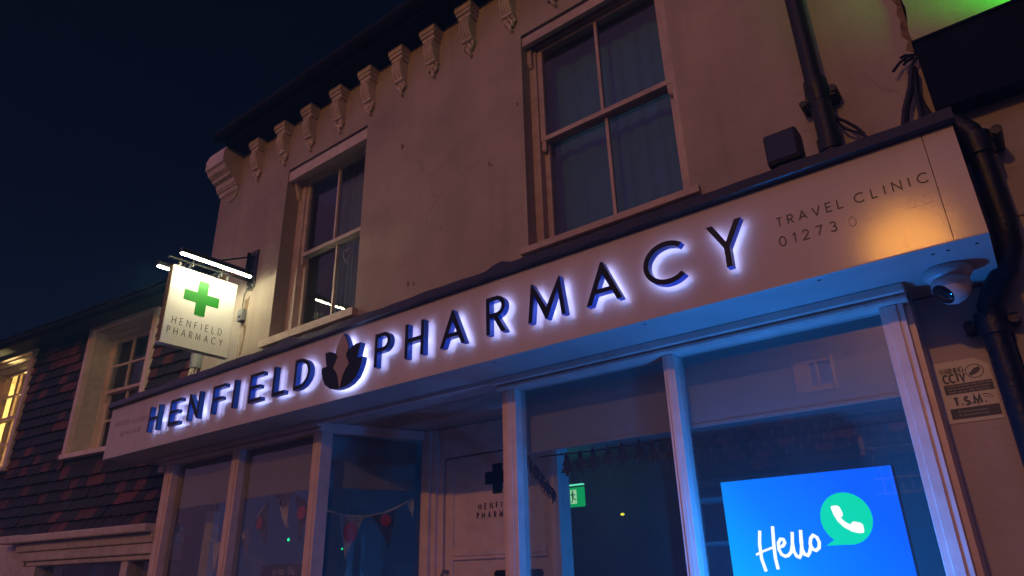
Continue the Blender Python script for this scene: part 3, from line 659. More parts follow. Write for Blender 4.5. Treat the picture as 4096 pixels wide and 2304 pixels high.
c = MB(); c.smooth = True; c.tube([(SX+.20, 3.11, 4.21), (-5.46, 3.19, 4.23), (-5.47, 3.22, 4.18), (-5.54, 3.235, 4.13), (-5.63, 3.238, 4.16), (-5.66, 3.238, 4.12), (-5.668, 3.239, 3.97)], .0055, 6)
solo('power_cable', c, M['cable'], 'thin grey cable running down from the hanging sign to the junction box', 'cable', loc=(-5.66, 3.24, 3.97))
j = thing('junction_box', 'small grey junction box on the cream wall below the hanging sign bracket', 'junction box', (-5.63, W, 3.86))
part('box', MB().box(-5.675, -5.59, W-.05, W-.0005, 3.832, 3.955), M['grey'], j, bevel=.008)
part('cover', MB().lathe([(.0001, .010), (.024, .009), (.028, 0)], (-5.632, W-.0505, 3.895), (0, -1, 0), 16), M['stub'], j)
for dx in (0, .022):
    t = MB().tube([(-5.655+dx, W-.008, 3.832), (-5.66+dx*1.2, W-.008, 3.66), (-5.67+dx*1.6, W-.008, 3.3)], .0055, 6); part('conduit', t, M['oldpaint'], j)
# cut grey downpipe at the corner
sp = thing('cut_downpipe', 'short cut grey downpipe stuffed with torn foil at the tiled corner', 'pipe', (-6.22, W-.06, 3.5))
b = MB(); b.smooth = True; b.lathe([(.050, 0), (.060, 0), (.060, .30), (.060, 1.0)], (-6.33, W-.03, 3.51), (0, 0, 1), 20); b.lathe([(.0001, .02), (.05, .02), (.05, 0)], (-6.33, W-.03, 3.51), (0, 0, 1), 20)
part('pipe', b, M['stub'], sp)
b = MB()
for i in range(9):
    an = i*.7; x, y = -6.33+.04*math.cos(an), W-.03-.04*abs(math.sin(an)); b.tube([(x, y, 3.53), (x+random.uniform(-.02, .02), y-.01, 3.47), (x+random.uniform(-.03, .03), y-.015, 3.40)], [.011, .009, .004], 5)
b.box(-6.40, -6.27, W-.06, W-.01, 3.30, 3.42)
part('foil', b, M['debris'], sp)

# ------------------------------------------------------------------ right end: drainpipes, cables, lights, camera, notice
dp = thing('drainpipe', 'black cast iron drainpipe running down the upper wall behind the fascia', 'drainpipe', (-.415, 3.16, 3.3))
b = MB(); b.smooth = True; b.tube([(-.418, 3.16, 6.1), (-.418, 3.16, 3.80)], .043, 18); part('pipe', b, M['iron'], dp)
b = MB(); b.smooth = True; b.tube([(-.415, 3.16, 3.83), (-.415, 3.16, 3.76), (-.413, 3.16, 3.75), (-.413, 3.16, 3.70)], [.056, .060, .056, .052], 18); b.tube([(-.413, 3.16, 3.70), (-.413, 3.16, 3.25)], .050, 18); b.tube([(-.415, 3.16, 3.48), (-.415, 3.16, 3.41)], .058, 18)
part('socket', b, M['iron'], dp)
for (sx, z) in ((1, 3.745), (-1, 3.72)):
    b = MB(); b.box(-.415+sx*.05-.012, -.415+sx*.05+.028*(sx > 0)+.012*(sx < 0)-.02*(sx < 0), 3.15, W-.001, z-.03, z+.03); b.tube([(-.415+sx*.075, 3.14, z), (-.415+sx*.075, W-.002, z)], .018, 10); part('lug', b, M['iron'], dp)
dp2 = thing('drainpipe', 'black cast iron drainpipe swan necking around the right end of the fascia', 'drainpipe', (0, 3.1, 0))
b = MB(); b.smooth = True
pth = [(-.30, 3.13, 3.325), (-.05, 3.12, 3.325), (.03, 3.10, 3.318), (.085, 3.08, 3.285), (.118, 3.07, 3.225), (.128, 3.07, 3.15), (.128, 3.07, 2.80), (.120, 3.09, 2.70), (.085, 3.13, 2.62), (.03, 3.155, 2.555), (.0, 3.165, 2.50), (-.010, 3.17, 2.42), (-.012, 3.17, 1.2), (-.012, 3.17, 0.002)]
b.tube(pth, [.046]*13+[.046], 18); part('pipe', b, M['iron'], dp2)
for (p, q) in (((.128, 3.07, 3.20), (.128, 3.07, 3.10)), ((-.010, 3.17, 2.47), (-.011, 3.17, 2.38))):
    b = MB(); b.smooth = True; b.tube([p, q], .057, 18); part('collar', b, M['iron'], dp2)
for (x, y, z) in ((.205, 3.07, 3.185), (-.088, 3.17, 2.43), (.062, 3.17, 2.43)):
    b = MB(); b.smooth = True; b.tube([(x, y-.03, z), (x, W-.002, z)], .021, 10); b.box(min(x, x*.5), max(x, x*.5)+.001, y-.012, y+.012, z-.02, z+.02) if abs(x) > .15 else b.box(min(x, -.012), max(x, -.012), y-.012, y+.012, z-.018, z+.018)
    part('lug', b, M['iron'], dp2)
def cab(pts, lab, r=.008):
    b = MB(); b.smooth = True; b.tube(pts, r, 8); return solo('black_cable', b, M['iron'], lab, 'cable', loc=pts[0])
cab([(-.375, 3.2, 3.62), (-.33, 3.19, 3.565), (-.29, 3.17, 3.50), (-.265, 3.15, 3.44), (-.24, 3.1, 3.30)], 'upper of two black cables looping from the drainpipe to the flashing')
cab([(-.37, 3.2, 3.60), (-.34, 3.2, 3.53), (-.29, 3.19, 3.48), (-.25, 3.17, 3.42), (-.22, 3.1, 3.30)], 'lower of two black cables looping from the drainpipe to the flashing', .006)
cab([(.0, 3.2, 3.72), (-.03, 3.2, 3.62), (-.075, 3.2, 3.52), (-.108, 3.19, 3.40), (-.11, 3.15, 3.28)], 'thick black cable slanting left from the dark sign board', .017)
cab([(.005, 3.2, 3.70), (-.012, 3.2, 3.6), (-.02, 3.2, 3.5), (-.028, 3.19, 3.42), (-.03, 3.15, 3.28)], 'straight black cable dropping from the dark sign board', .013)
cab([(-.012, 3.2, 3.60), (0.0, 3.2, 3.5), (.015, 3.18, 3.42), (.02, 3.15, 3.28)], 'thin black cable branching right beside the board cables', .007)
b = MB(); b.smooth = True
for pts in ([(.03, 3.21, 3.795), (-.01, 3.2, 3.79), (-.045, 3.2, 3.775), (-.08, 3.19, 3.735)], [(.02, 3.21, 3.78), (-.02, 3.2, 3.77), (-.03, 3.19, 3.75)], [(.02, 3.22, 3.80), (-.015, 3.21, 3.81), (-.035, 3.2, 3.80)], [(.03, 3.2, 3.77), (.0, 3.2, 3.74), (-.005, 3.2, 3.70)]):
    b.tube(pts, .007, 6)
solo('cable_tangle', b, M['iron'], 'tangle of black wire ends poking out left of the dark sign board', 'cable', loc=(0.02, 3.2, 3.78))
fl = thing('flood_light', 'dark boxy flood light standing on the fascia flashing', 'flood light', (-.565, 2.85, 3.14))
part('housing', MB().box(-.638, -.488, 2.80, 2.91, 3.232, 3.398), M['iron'], fl, bevel=.014)
part('front_glass', MB().box(-.625, -.501, 2.794, 2.7995, 3.25, 3.382), M['lens'], fl)
part('bracket', MB().box(-.60, -.53, 2.82, 2.88, 3.13, 3.231), M['iron'], fl)
cc = thing('security_camera', 'white turret security camera under the right end of the soffit', 'camera', (-.10, 2.98, 2.62))
b = MB(); b.smooth = True; b.lathe([(.0001, 0.0005), (.083, .0005), (.085, .010), (.082, .026), (.072, .040), (.062, .046), (.0001, .048)], (-.10, 2.98, 2.6205), (0, 0, -1), 36); part('base', b, M['cctv'], cc)
b = MB(); b.smooth = True
dirn = Vector((-.62, -.50, -.60)).normalized(); cen = Vector((-.098, 2.972, 2.548))
b.lathe([(.0001, -.066), (.03, -.059), (.052, -.040), (.064, -.012), (.067, .010), (.063, .032), (.053, .048), (.043, .056)], cen, dirn, 36); part('ball', b, M['cctv'], cc)
b = MB(); b.smooth = True; b.lathe([(.043, .0555), (.04, .058), (.02, .060), (.0001, .0605)], cen, dirn, 36); part('lens_window', b, M['lens'], cc)
nt_ = thing('cctv_notice', 'white CCTV warning notice with navy bands on the pier by the drainpipe', 'notice', (-.165, W-.004, 2.2))
part('plate', MB().prism([[(-.262, 2.075), (-.066, 2.075), (-.066, 2.292), (-.112, 2.325), (-.262, 2.325)]], FRONT(W), .004, .0004), M['sticker'], nt_)
nt2 = FRONT(W-.004)
def bold(s, x0, x1, z, h, st):
    b = MB(); text(b, s, x0, x1, z, h, st, nt2, .0012, narrow=.62); part('printed_word', b, M['navy'], nt_)
bold('WARNING', -.238, -.156, 2.275, .021, .0036); bold('CCTV', -.232, -.157, 2.238, .032, .0075)
for (ch, x) in (('T', -.215), ('S', -.178), ('M', -.148)):
    b = MB(); text(b, ch, x, x+.02, 2.143, .030, .0085, nt2, .0012, narrow=.85); part('printed_letter', b, M['navy'], nt_)
for x in (-.193, -.159, -.113): part('full_stop', MB().box(x, x+.006, W-.0052, W-.0042, 2.143, 2.149), M['navy'], nt_)
b = MB(); ribbon(b, arc(-.119, 2.272, .031, .027, 0, 360, 28), .003, nt2, .0013, 0); part('ring', b, M['navy'], nt_)
part('camera_symbol', MB().prism([[(-.142, 2.262), (-.118, 2.284), (-.100, 2.288), (-.096, 2.276), (-.112, 2.262), (-.136, 2.254)]], nt2, .0012, 0), M['navy'], nt_)
for r_, w_ in ((.026, .003), (.016, .002)):
    b = MB(); ribbon(b, arc(-.107, 2.150, r_, r_, 20, 110, 10), w_, nt2, .0012, 0); part('signal_arc', b, M['navy'], nt_)
part('band', MB().box(-.238, -.070, W-.0054, W-.0041, 2.190, 2.230), M['navy'], nt_)
part('band', MB().box(-.238, -.070, W-.0054, W-.0041, 2.090, 2.132), M['navy'], nt_)
for z in (2.219, 2.207, 2.195):
    x = -.226; b = MB()
    while x < -.09: l = random.uniform(.012, .03); b.box(x, x+l, W-.0062, W-.0055, z, z+.006); x += l+.004
    part('small_print', b, M['midblue'], nt_)
for z in (2.114, 2.100):
    b = MB(); b.lathe([(.0001, .0062), (.005, .0061), (.005, .0055)], (-.208, W, z+.004), (0, -1, 0), 10); b.box(-.198, -.11, W-.0062, W-.0055, z, z+.006); part('small_print', b, M['midblue'], nt_)

# right neighbour
rb = thing('neighbour_building', 'rendered neighbouring building with green lit wall at the right edge', 'building', (2, W, 0))
edge = [(0.036, 0), (3.2, 0), (3.2, 8), (0.04, 8)]+[(.04+random.uniform(-.012, .012), 8-i*.14) for i in range(1, 32)]
part('wall', MB().prism([edge], lambda u, v, dd: (u, W-.03+dd, v), 0, .4), M['render'], rb)
part('broken_edge', MB().prism([[(.03, 4.5)]+[(.03-random.uniform(.0, .035), 4.45-i*.045) for i in range(14)]+[(.036, 3.82)]], lambda u, v, dd: (u, W-dd, v), .004, -.01), M['scar'], rb, 'crumbling plaster along the corner')
part('joint_line', MB().box(.16, 3.2, W-.034, W-.0305, 2.86, 2.866), M['scar'], rb)
sb = thing('sign_board', 'long unlit dark sign board on the neighbouring wall below the green light', 'sign', (1.6, 3.14, 3.43))
part('board', MB().box(.03, 3.1, 3.10, 3.215, 3.400, 3.775), M['board'], sb, bevel=.004)
part('top_rail', MB().box(.025, 3.1, 3.09, 3.21, 3.776, 3.788), M['board'], sb)
gl_ = bpy.data.lights.new('green_flood', 'SPOT'); gl_.energy = 26; gl_.color = (0.0, 1.0, 0.03); gl_.spot_size = R(150); gl_.spot_blend = .8; gl_.shadow_soft_size = .08
go = bpy.data.objects.new('green_flood', gl_); COL.objects.link(go); go.location = (.62, 3.04, 3.86)
go.rotation_euler = Vector((-.12, .55, .8)).to_track_quat('-Z', 'Y').to_euler()

# ------------------------------------------------------------------ lit screen in the right window
def screenmat():
    m = bpy.data.materials.new('blue_gradient_screen'); m.use_nodes = True; t = m.node_tree; t.nodes.clear()
    tc = t.nodes.new('ShaderNodeTexCoord'); sp_ = t.nodes.new('ShaderNodeSeparateXYZ'); t.links.new(tc.outputs['Object'], sp_.inputs[0])
    a = t.nodes.new('ShaderNodeMath'); a.operation = 'MULTIPLY_ADD'; a.inputs[1].default_value = -1.05; a.inputs[2].default_value = .30
    t.links.new(sp_.outputs['X'], a.inputs[0])
    b_ = t.nodes.new('ShaderNodeMath'); b_.operation = 'MULTIPLY_ADD'; b_.inputs[1].default_value = -.75; t.links.new(sp_.outputs['Z'], b_.inputs[0]); t.links.new(a.outputs[0], b_.inputs[2])
    r_ = t.nodes.new('ShaderNodeValToRGB'); e = r_.color_ramp.elements
    e[0].position = 0.0; e[0].color = (0.0, 0.115, 1.15, 1); e[1].position = 1.0; e[1].color = (0, 0.48, 0.9, 1)
    k = e.new(.45); k.color = (0, 0.20, 1.1, 1)
    t.links.new(b_.outputs[0], r_.inputs[0])
    em = t.nodes.new('ShaderNodeEmission'); em.inputs[1].default_value = 1.25; t.links.new(r_.outputs[0], em.inputs[0])
    o = t.nodes.new('ShaderNodeOutputMaterial'); t.links.new(em.outputs[0], o.inputs[0]); return m
M['screen'] = screenmat()
SY = 3.20
sn = thing('display_screen', 'bright blue display screen saying Hello with a green phone bubble in the right window', 'screen', (-.855, SY, 1.75))
part('display', MB().box(-1.216, -.493, SY, SY+.006, .62, 1.936), M['screen'], sn)
part('casing', MB().box(-1.219, -.490, SY+.007, SY+.06, .60, 1.9385), M['iron'], sn)
part('speech_bubble', MB().prism([arc(-.703, 1.743, .1005, .103, 232, 232-338, 48)[:-1]+[(-.801, 1.6405)]], FRONT(SY), .0025, .0005), M['bubble_emit'], sn)
ph = [(-.754, 1.790), (-.748, 1.796), (-.727, 1.796), (-.719, 1.790), (-.711, 1.764), (-.714, 1.752), (-.722, 1.747), (-.712, 1.733), (-.699, 1.723), (-.688, 1.7185), (-.683, 1.726), (-.674, 1.729), (-.650, 1.722), (-.643, 1.715), (-.643, 1.690), (-.648, 1.683), (-.663, 1.682), (-.69, 1.690), (-.718, 1.709), (-.737, 1.733), (-.748, 1.76)]
part('phone_symbol', MB().prism([ph], FRONT(SY), .005, .003), M['white_emit'], sn)
t = MB(); hf = FRONT(SY)
HL = [[(-1.068, 1.715), (-1.078, 1.66), (-1.079, 1.60), (-1.068, 1.548)], [(-1.009, 1.730), (-1.016, 1.66), (-1.019, 1.60), (-1.015, 1.555)], [(-1.10, 1.617), (-1.06, 1.632), (-1.018, 1.645)],
      [(-.996, 1.643), (-.978, 1.648), (-.968, 1.660), (-.972, 1.674), (-.984, 1.676), (-.996, 1.660), (-.998, 1.636), (-.990, 1.614), (-.976, 1.606), (-.962, 1.609), (-.948, 1.622), (-.938, 1.65), (-.931, 1.69), (-.929, 1.702)],
      [(-.929, 1.702), (-.936, 1.66), (-.936, 1.625), (-.928, 1.605), (-.917, 1.600), (-.908, 1.612), (-.899, 1.65), (-.893, 1.708)],
      [(-.893, 1.708), (-.900, 1.66), (-.900, 1.628), (-.893, 1.610), (-.882, 1.606), (-.872, 1.618), (-.864, 1.640)],
      [(-.846, 1.684), (-.858, 1.672), (-.864, 1.65), (-.858, 1.630), (-.845, 1.624), (-.831, 1.634), (-.826, 1.655), (-.832, 1.675), (-.846, 1.684)]]
for i, pl in enumerate(HL): ribbon(t, pl, .0135 if i < 2 else (.009 if i == 2 else .0125), hf, .003+.0004*i, .001)
part('hello_lettering', t, M['white_emit'], sn)
# added blue fill lamps boosting the screen, one outside the glass, one inside
sg = bpy.data.lights.new('blue_front_fill', 'POINT'); sg.energy = 40; sg.color = (0.01, 0.25, 1.0); sg.shadow_soft_size = .05
sgo = bpy.data.objects.new('blue_front_fill', sg); COL.objects.link(sgo); sgo.location = (-.86, 2.74, 1.46)
si = bpy.data.lights.new('blue_shop_fill', 'POINT'); si.energy = 55; si.color = (0.0, 0.26, 1.0); si.shadow_soft_size = .15  # unseen lamp behind the screen, added to turn the shop interior blue
sio = bpy.data.objects.new('blue_shop_fill', si); COL.objects.link(sio); sio.location = (-1.15, 4.7, 1.0)

# ------------------------------------------------------------------ inside the windows: bunting, garland, exit sign, leds
bt = thing('bunting', 'string of white and blue triangular paper flags hanging inside the left shop window', 'bunting', (-4.9, 3.3, 2.0))
b = MB(); b.smooth = True
YB_ = 3.30
s1 = [(-5.85, YB_, 2.00), (-5.78, YB_, 1.93), (-5.70, YB_, 1.885), (-5.60, YB_, 1.88), (-5.46, YB_, 1.885), (-5.31, YB_, 1.925), (-5.18, YB_, 1.985), (-5.05, YB_, 2.10), (-4.91, YB_, 2.21), (-4.69, YB_, 2.205), (-4.59, YB_, 2.16), (-4.35, YB_, 2.07), (-4.24, 3.33, 2.03), (-4.16, 3.42, 2.005)]
s2 = [(-4.16, 3.42, 2.005), (-4.09, 3.50, 1.995), (-4.0, 3.62, 2.005), (-3.93, 3.72, 2.06), (-3.90, 3.78, 2.10)]
b.tube(s1+s2[1:], .005, 6); part('string', b, M['string'], bt)
def flag(p, q, tip, m, twist=0.0):
    p, q, tip = Vector(p), Vector(q), Vector(tip); f_ = MB(); n = 8; vs = []
    nrm = (q-p).cross(tip-p).normalized()
    for i in range(n+1):
        t_ = i/n; a = p.lerp(tip, t_); c_ = q.lerp(tip, t_); mid = (a+c_)/2+nrm*(.012*math.sin(t_*5)+twist*t_*t_)
        vs += [a+nrm*.008*math.sin(t_*4+1), mid, c_-nrm*.006*math.sin(t_*4)]
    fs_ = []
    for i in range(n): fs_ += [(3*i, 3*i+1, 3*i+4, 3*i+3), (3*i+1, 3*i+2, 3*i+5, 3*i+4)]
    f_.add(vs, fs_); o = part('flag', f_, m, bt)
    return o, p, q, tip
def badge(o, c_, u, v, ru, rv, m, name='red_badge'):
    c_, u, v = Vector(c_), Vector(u), Vector(v); f_ = MB(); n = 20
    f_.add([c_]+[c_+u*ru*math.cos(i*6.2832/n)+v*rv*math.sin(i*6.2832/n) for i in range(n)], [(0, 1+i, 1+(i+1) % n) for i in range(n)]); part(name, f_, m, o)
UX, UZ = (1, 0, 0), (0, 0, 1)
flag((-5.72, YB_, 1.885), (-5.56, YB_, 1.88), (-5.64, YB_, 1.66), M['flag'])
o, *_ = flag((-5.53, YB_, 1.882), (-5.35, YB_, 1.91), (-5.42, YB_, 1.64), M['blueflag']); badge(o, (-5.45, YB_-.02, 1.82), UX, UZ, .035, .04, M['redprint'])
o, *_ = flag((-5.31, YB_, 1.925), (-5.19, YB_, 1.98), (-5.15, YB_, 1.68), M['flag'], .03); badge(o, (-5.22, YB_-.022, 1.86), UX, UZ, .016, .035, M['ink'], 'printed_mark')
o, *_ = flag((-5.15, YB_, 2.01), (-4.96, YB_, 2.17), (-4.94, YB_, 1.83), M['blueflag']); badge(o, (-5.035, YB_-.022, 2.00), UX, UZ, .034, .05, M['redprint'])
o, *_ = flag((-4.905, YB_, 2.212), (-4.69, YB_, 2.207), (-4.70, YB_, 1.94), M['flag'], .04); badge(o, (-4.78, YB_-.022, 2.13), UX, UZ, .016, .03, M['ink'], 'printed_mark'); badge(o, (-4.80, YB_-.018, 2.186), UX, UZ, .07, .008, M['midblue'], 'printed_words')
o, *_ = flag((-4.64, YB_, 2.185), (-4.42, YB_, 2.10), (-4.52, YB_, 1.84), M['blueflag']); badge(o, (-4.505, YB_-.022, 2.04), UX, UZ, .05, .05, M['redprint'])
RU = Vector((.27, .665, 0)).normalized(); q0 = Vector((-4.06, 3.17, 0)); nn_ = Vector((-.10, .03, 0))
RP = lambda t_, z: tuple(q0+nn_+RU*t_+Vector((0, 0, z)))
OUT = Vector((RU.y, -RU.x, 0))*.02
b2 = MB(); b2.tube([RP(-.05, 2.07), RP(.06, 2.025), RP(.15, 1.998), RP(.33, 1.99), RP(.46, 2.02), RP(.62, 2.09), RP(.68, 2.12)], .005, 6); part('string', b2, M['string'], bt)
o, *_ = flag(RP(.13, 2.0), RP(.31, 1.99), RP(.19, 1.70), M['flag']); badge(o, Vector(RP(.215, 1.88))+OUT, RU, UZ, .045, .075, M['redprint'], 'red_print')
for z in (1.975, 1.955): badge(o, Vector(RP(.22, z))+OUT, RU, UZ, .06, .006, M['midblue'], 'printed_words')
o, *_ = flag(RP(.38, 2.0), RP(.56, 2.06), RP(.52, 1.76), M['blueflag']); badge(o, Vector(RP(.475, 1.965))+OUT, RU, UZ, .042, .042, M['redprint'])
flag(RP(.64, 2.10), RP(.70, 2.13), RP(.70, 1.98), M['flag'])
# fir tree garland
gd = thing('fir_garland', 'dark garland of paper fir trees hanging inside the right shop window', 'garland', (-2.0, 3.3, 2.2))
def fir(cx, y, z, h, w_):
    f_ = MB(); p = [(cx, z)]
    for k, (dz, dx) in enumerate(((.28, .45), (.28, .25), (.55, .75), (.55, .40), (.85, 1.0))): p.append((cx+dx*w_/2, z-dz*h))
    p += [(cx+.12*w_, z-.85*h), (cx+.12*w_, z-h), (cx-.12*w_, z-h), (cx-.12*w_, z-.85*h)]
    for k, (dz, dx) in reversed(list(enumerate(((.28, .45), (.28, .25), (.55, .75), (.55, .40), (.85, 1.0))))): p.append((cx-dx*w_/2, z-dz*h))
    f_.prism([p], lambda u, v, dd: (u, y+dd, v), 0, .003); return part('fir_tree', f_, M['fir'], gd)
for i, x in enumerate((-2.13, -2.04, -1.955, -1.86, -1.775, -1.67, -1.59, -1.48, -1.40)):
    fir(x, 3.30+.004*(i % 2), 2.215+random.uniform(-.012, .008), .12+random.uniform(-.01, .02), .085)
b = MB(); b.tube([(-2.34, 3.32, 2.20), (-2.0, 3.32, 2.19), (-1.36, 3.32, 2.19)], .005, 6); part('string', b, M['fir'], gd)
b = MB()
for i in range(150):
    t_ = random.random(); x = -2.335-.14*t_; z = 2.18-.16*t_+random.uniform(-.03, .03); y = 3.20+.48*t_
    b.tube([(x, y, z), (x+random.uniform(-.02, .02), y+random.uniform(-.02, .02), z-random.uniform(.02, .045))], [.006, .002], 4)
part('tinsel', b, M['fir'], gd)
# exit sign
ex = thing('exit_sign', 'green emergency exit sign with running figure glowing inside the shop', 'exit sign', (-3.78, 6.0, 2.28))
EY = 6.0
part('panel', MB().box(-3.86, -3.69, EY, EY+.02, 2.185, 2.372), M['exitgreen'], ex)
part('pale_field', MB().box(-3.848, -3.775, EY-.003, EY-.0005, 2.215, 2.350), M['exitpale'], ex)
part('light_bar', MB().box(-3.86, -3.69, EY-.02, EY+.02, 2.390, 2.402), M['exitbar'], ex)
part('hanger', MB().box(-3.84, -3.835, EY, EY+.005, 2.4025, 2.699).box(-3.715, -3.71, EY, EY+.005, 2.4025, 2.699), M['grey'], ex)
b = MB(); fe = FRONT(EY-.003); b.lathe([(.0001, .0062), (.009, .006), (.009, .0035)], (-3.82, EY, 2.335), (0, -1, 0), 10)
for pl, s_ in (([(-3.822, 2.322), (-3.818, 2.275)], .020), ([(-3.818, 2.275), (-3.800, 2.258), (-3.782, 2.256)], .010), ([(-3.820, 2.275), (-3.826, 2.245), (-3.838, 2.226)], .010), ([(-3.822, 2.316), (-3.800, 2.305), (-3.788, 2.292)], .007), ([(-3.824, 2.316), (-3.838, 2.296), (-3.846, 2.300)], .007)): ribbon(b, pl, s_, fe, .002, 0)
part('running_figure', b, M['exitdark'], ex)
el = bpy.data.lights.new('exit_glow', 'POINT'); el.energy = .35; el.color = (0.05, 1.0, .5); el.shadow_soft_size = .1
elo = bpy.data.objects.new('exit_glow', el); COL.objects.link(elo); elo.location = (-3.77, EY-.12, 2.36)
b = MB(); b.smooth = True; b.blob((-3.276, 6.0, 2.078), (.022, .01, .012), 12, 8); solo('amber_indicator', b, M['amber'], 'tiny amber indicator light glowing in the dark shop', 'indicator light', loc=(-3.276, 6.0, 2.078))
b = MB(); b.smooth = True; b.blob((-4.945, 3.50, 1.876), (.013, .006, .012), 10, 6); solo('green_indicator', b, M['greenled'], 'green indicator light glowing behind the bunting flags', 'indicator light', loc=(-4.945, 3.5, 1.876))
b = MB(); b.smooth = True; b.blob((-4.215, 3.45, 1.775), (.007, .004, .007), 8, 6); solo('green_indicator', b, M['greenled'], 'tiny green light beside the large white bunting flag', 'indicator light', loc=(-4.215, 3.45, 1.775))
# counter notice with partly hidden words low in the left window
nb = thing('window_notice', 'dark notice with partly hidden pale words at the bottom of the left window', 'notice', (-5.0, 3.55, 1.5))
part('card', MB().box(-5.35, -4.72, 3.55, 3.56, 1.0, 1.70), M['blueflag'], nb)
b = MB(); fn_ = FRONT(3.549); 
ribbon(b, [(-5.18, 1.62), (-5.18, 1.645), (-5.165, 1.652)], .008, fn_, .002, 0); ribbon(b, [(-5.155, 1.652), (-5.145, 1.625)], .008, fn_, .0022, 0); ribbon(b, [(-5.135, 1.652), (-5.155, 1.605)], .008, fn_, .0024, 0)
ribbon(b, [(-5.10, 1.62), (-5.10, 1.652), (-5.08, 1.652), (-5.08, 1.62)], .008, fn_, .002, 0); ribbon(b, arc(-5.05, 1.636, .015, .016, 0, 360, 16), .008, fn_, .002, 0)
ribbon(b, [(-4.97, 1.62), (-4.97, 1.665), (-4.955, 1.672)], .008, fn_, .002, 0); ribbon(b, [(-4.94, 1.62), (-4.94, 1.672)], .008, fn_, .002, 0); ribbon(b, [(-4.92, 1.652), (-4.92, 1.625), (-4.90, 1.62), (-4.895, 1.652)], .008, fn_, .002, 0)
part('lettering', b, M['flag'], nb)

# ------------------------------------------------------------------ tile hung house on the left
PHI = R(6.5)
lb = thing('tile_hung_house', 'red and black tile hung house left of the pharmacy with two deep white windows', 'building', (-6.44, 3.35, 0), PHI)
W2 = (-2.15, -.95, 2.93, 4.385); W1 = (-4.78, -3.53, 2.93, 4.39)
part('wall', MB().prism([rect(-9, .22, 0, 4.50), rect(*W1), rect(*W2), rect(-1.72, .19, .5, 1.77)], lambda u, v, dd: (u, dd, v), 0.0, .26), M['dark'], lb, world=False)
part('shell', MB().box(-9, .18, 4.4, 4.6, 0, 4.5).box(-3.0, -2.9, .261, 4.39, 2.2, 4.5).box(-9, .18, .261, 4.39, 2.1, 2.19).box(-9, .18, .261, 4.39, 4.47, 4.5), M['dark'], lb, world=False)
tb = MB(); z = 4.42; row = 0
while z > 2.16:
    fl_ = max(0.0, (2.45-z))*.35                                  # bellcast flare above the shop cornice
    fl2 = max(0.0, (2.45-(z-.135)))*.35
    x = -7.5+(.0825 if row % 2 else 0)
    while x < .16:
        xs = [(x+.002, min(x+.163, .19))]
        for (a, c_, za, zb_) in (W1, W2):
            a2, c2 = a-.075, c_+.075
            if z-.115 < zb_+.07 and z > za-.09:
                ns = []
                for (p, q) in xs:
                    if q <= a2 or p >= c2: ns.append((p, q))
                    else:
                        if p < a2: ns.append((p, a2))
                        if q > c2: ns.append((c2, q))
                xs = ns
        tone = random.random(); dz = random.uniform(-.004, .004); dy = random.uniform(-.004, .004)
        if tone < .74: tone = random.uniform(.02, .5)
        else: tone = random.uniform(.76, 1.0)
        for (p, q) in xs:
            if q-p < .02: continue
            y0, y1 = -.010-fl_, -.040-fl2+dy
            v = [(p, y0, z), (q, y0, z), (q, y1, z-.135+dz), (p, y1, z-.135+dz), (p, y0+.013, z), (q, y0+.013, z), (q, y1+.018, z-.135+dz), (p, y1+.018, z-.135+dz)]
            sk = random.uniform(-.005, .005); xm = (p+q)/2; sag = random.uniform(.002, .007)   # slightly bowed lower edge, no two alike
            v[2] = (q-.003, y1, v[2][2]+sk); v[3] = (p+.003, y1+random.uniform(-.004, .004), v[3][2]-sk); v[6] = (q-.003, v[6][1], v[2][2]); v[7] = (p+.003, v[7][1], v[3][2])
            v += [(xm, y1-.003, z-.135+dz-sag), (xm, y1+.015, z-.135+dz-sag)]
            tb.add(v, [(0, 1, 2, 8, 3), (3, 8, 9, 7), (8, 2, 6, 9), (0, 3, 7, 4), (1, 5, 6, 2)], max(tone, .01))
        x += .165
    z -= .1155; row += 1
part('tile_cladding', tb, M['tile'], lb, world=False)
for op, lab in ((W2, 'unlit deep white window nearest the pharmacy'), (W1, 'lit warm window at the left edge')):
    wn = sash_window(lb, op, 0.0, .19, 3.66, 3, 2, label=lab, world=False, sill=(op[0]-.06, op[1]+.06, -.085, op[2]-.05, op[2]-.001), jw=.03)
    x0, x1, z0, z1 = op; c_ = MB()
    c_.box(x0-.07, x0-.001, -.06, .0, z0, z1+.03).box(x1+.001, x1+.07, -.06, .0, z0, z1+.03).box(x0-.001, x1+.001, -.06, .0, z1+.001, z1+.05)
    part('architrave', c_, M['paint'], wn, world=False)
    c_ = MB().box(x0, x0+.012, .001, .189, z0+.01, z1).box(x1-.012, x1, .001, .189, z0+.01, z1).box(x0+.012, x1-.012, .001, .189, z1-.012, z1)
    c_.prism([[(.19, z1-.012), (.11, z1-.012), (.11, z1-.03), (.15, z1-.06), (.19, z1-.07)]], lambda u, v, dd: (dd, u, v), x0+.013, x1-.013)
    part('reveal_lining', c_, M['oldpaint'], wn, world=False)
rf = MB(); rf.add([(-9, -.30, 4.47), (.30, -.30, 4.47), (.30, 4.0, 7.9), (-9, 4.0, 7.9), (-9, -.30, 4.44), (.30, -.30, 4.44), (.30, 4.0, 7.8), (-9, 4.0, 7.8)], [(0, 1, 2, 3), (4, 7, 6, 5), (0, 4, 5, 1), (0, 3, 7, 4), (1, 5, 6, 2), (2, 6, 7, 3)])
part('roof', rf, M['roof'], lb, world=False)
b = MB(); x = -9.0
while x < .28:                                                     # ragged tile ends along the eaves
    b.box(x+.003, x+.16, -.36+random.uniform(-.012, .012), -.20, 4.475+random.uniform(-.004, .008), 4.495+random.uniform(0, .008)); x += .166
part('eaves_tile', b, M['eaves'], lb, world=False)
g = MB(); g.smooth = True; g.tube([(-9, -.34, 4.425), (.28, -.34, 4.415)], .045, 12); part('gutter', g, M['eaves'], lb, world=False)
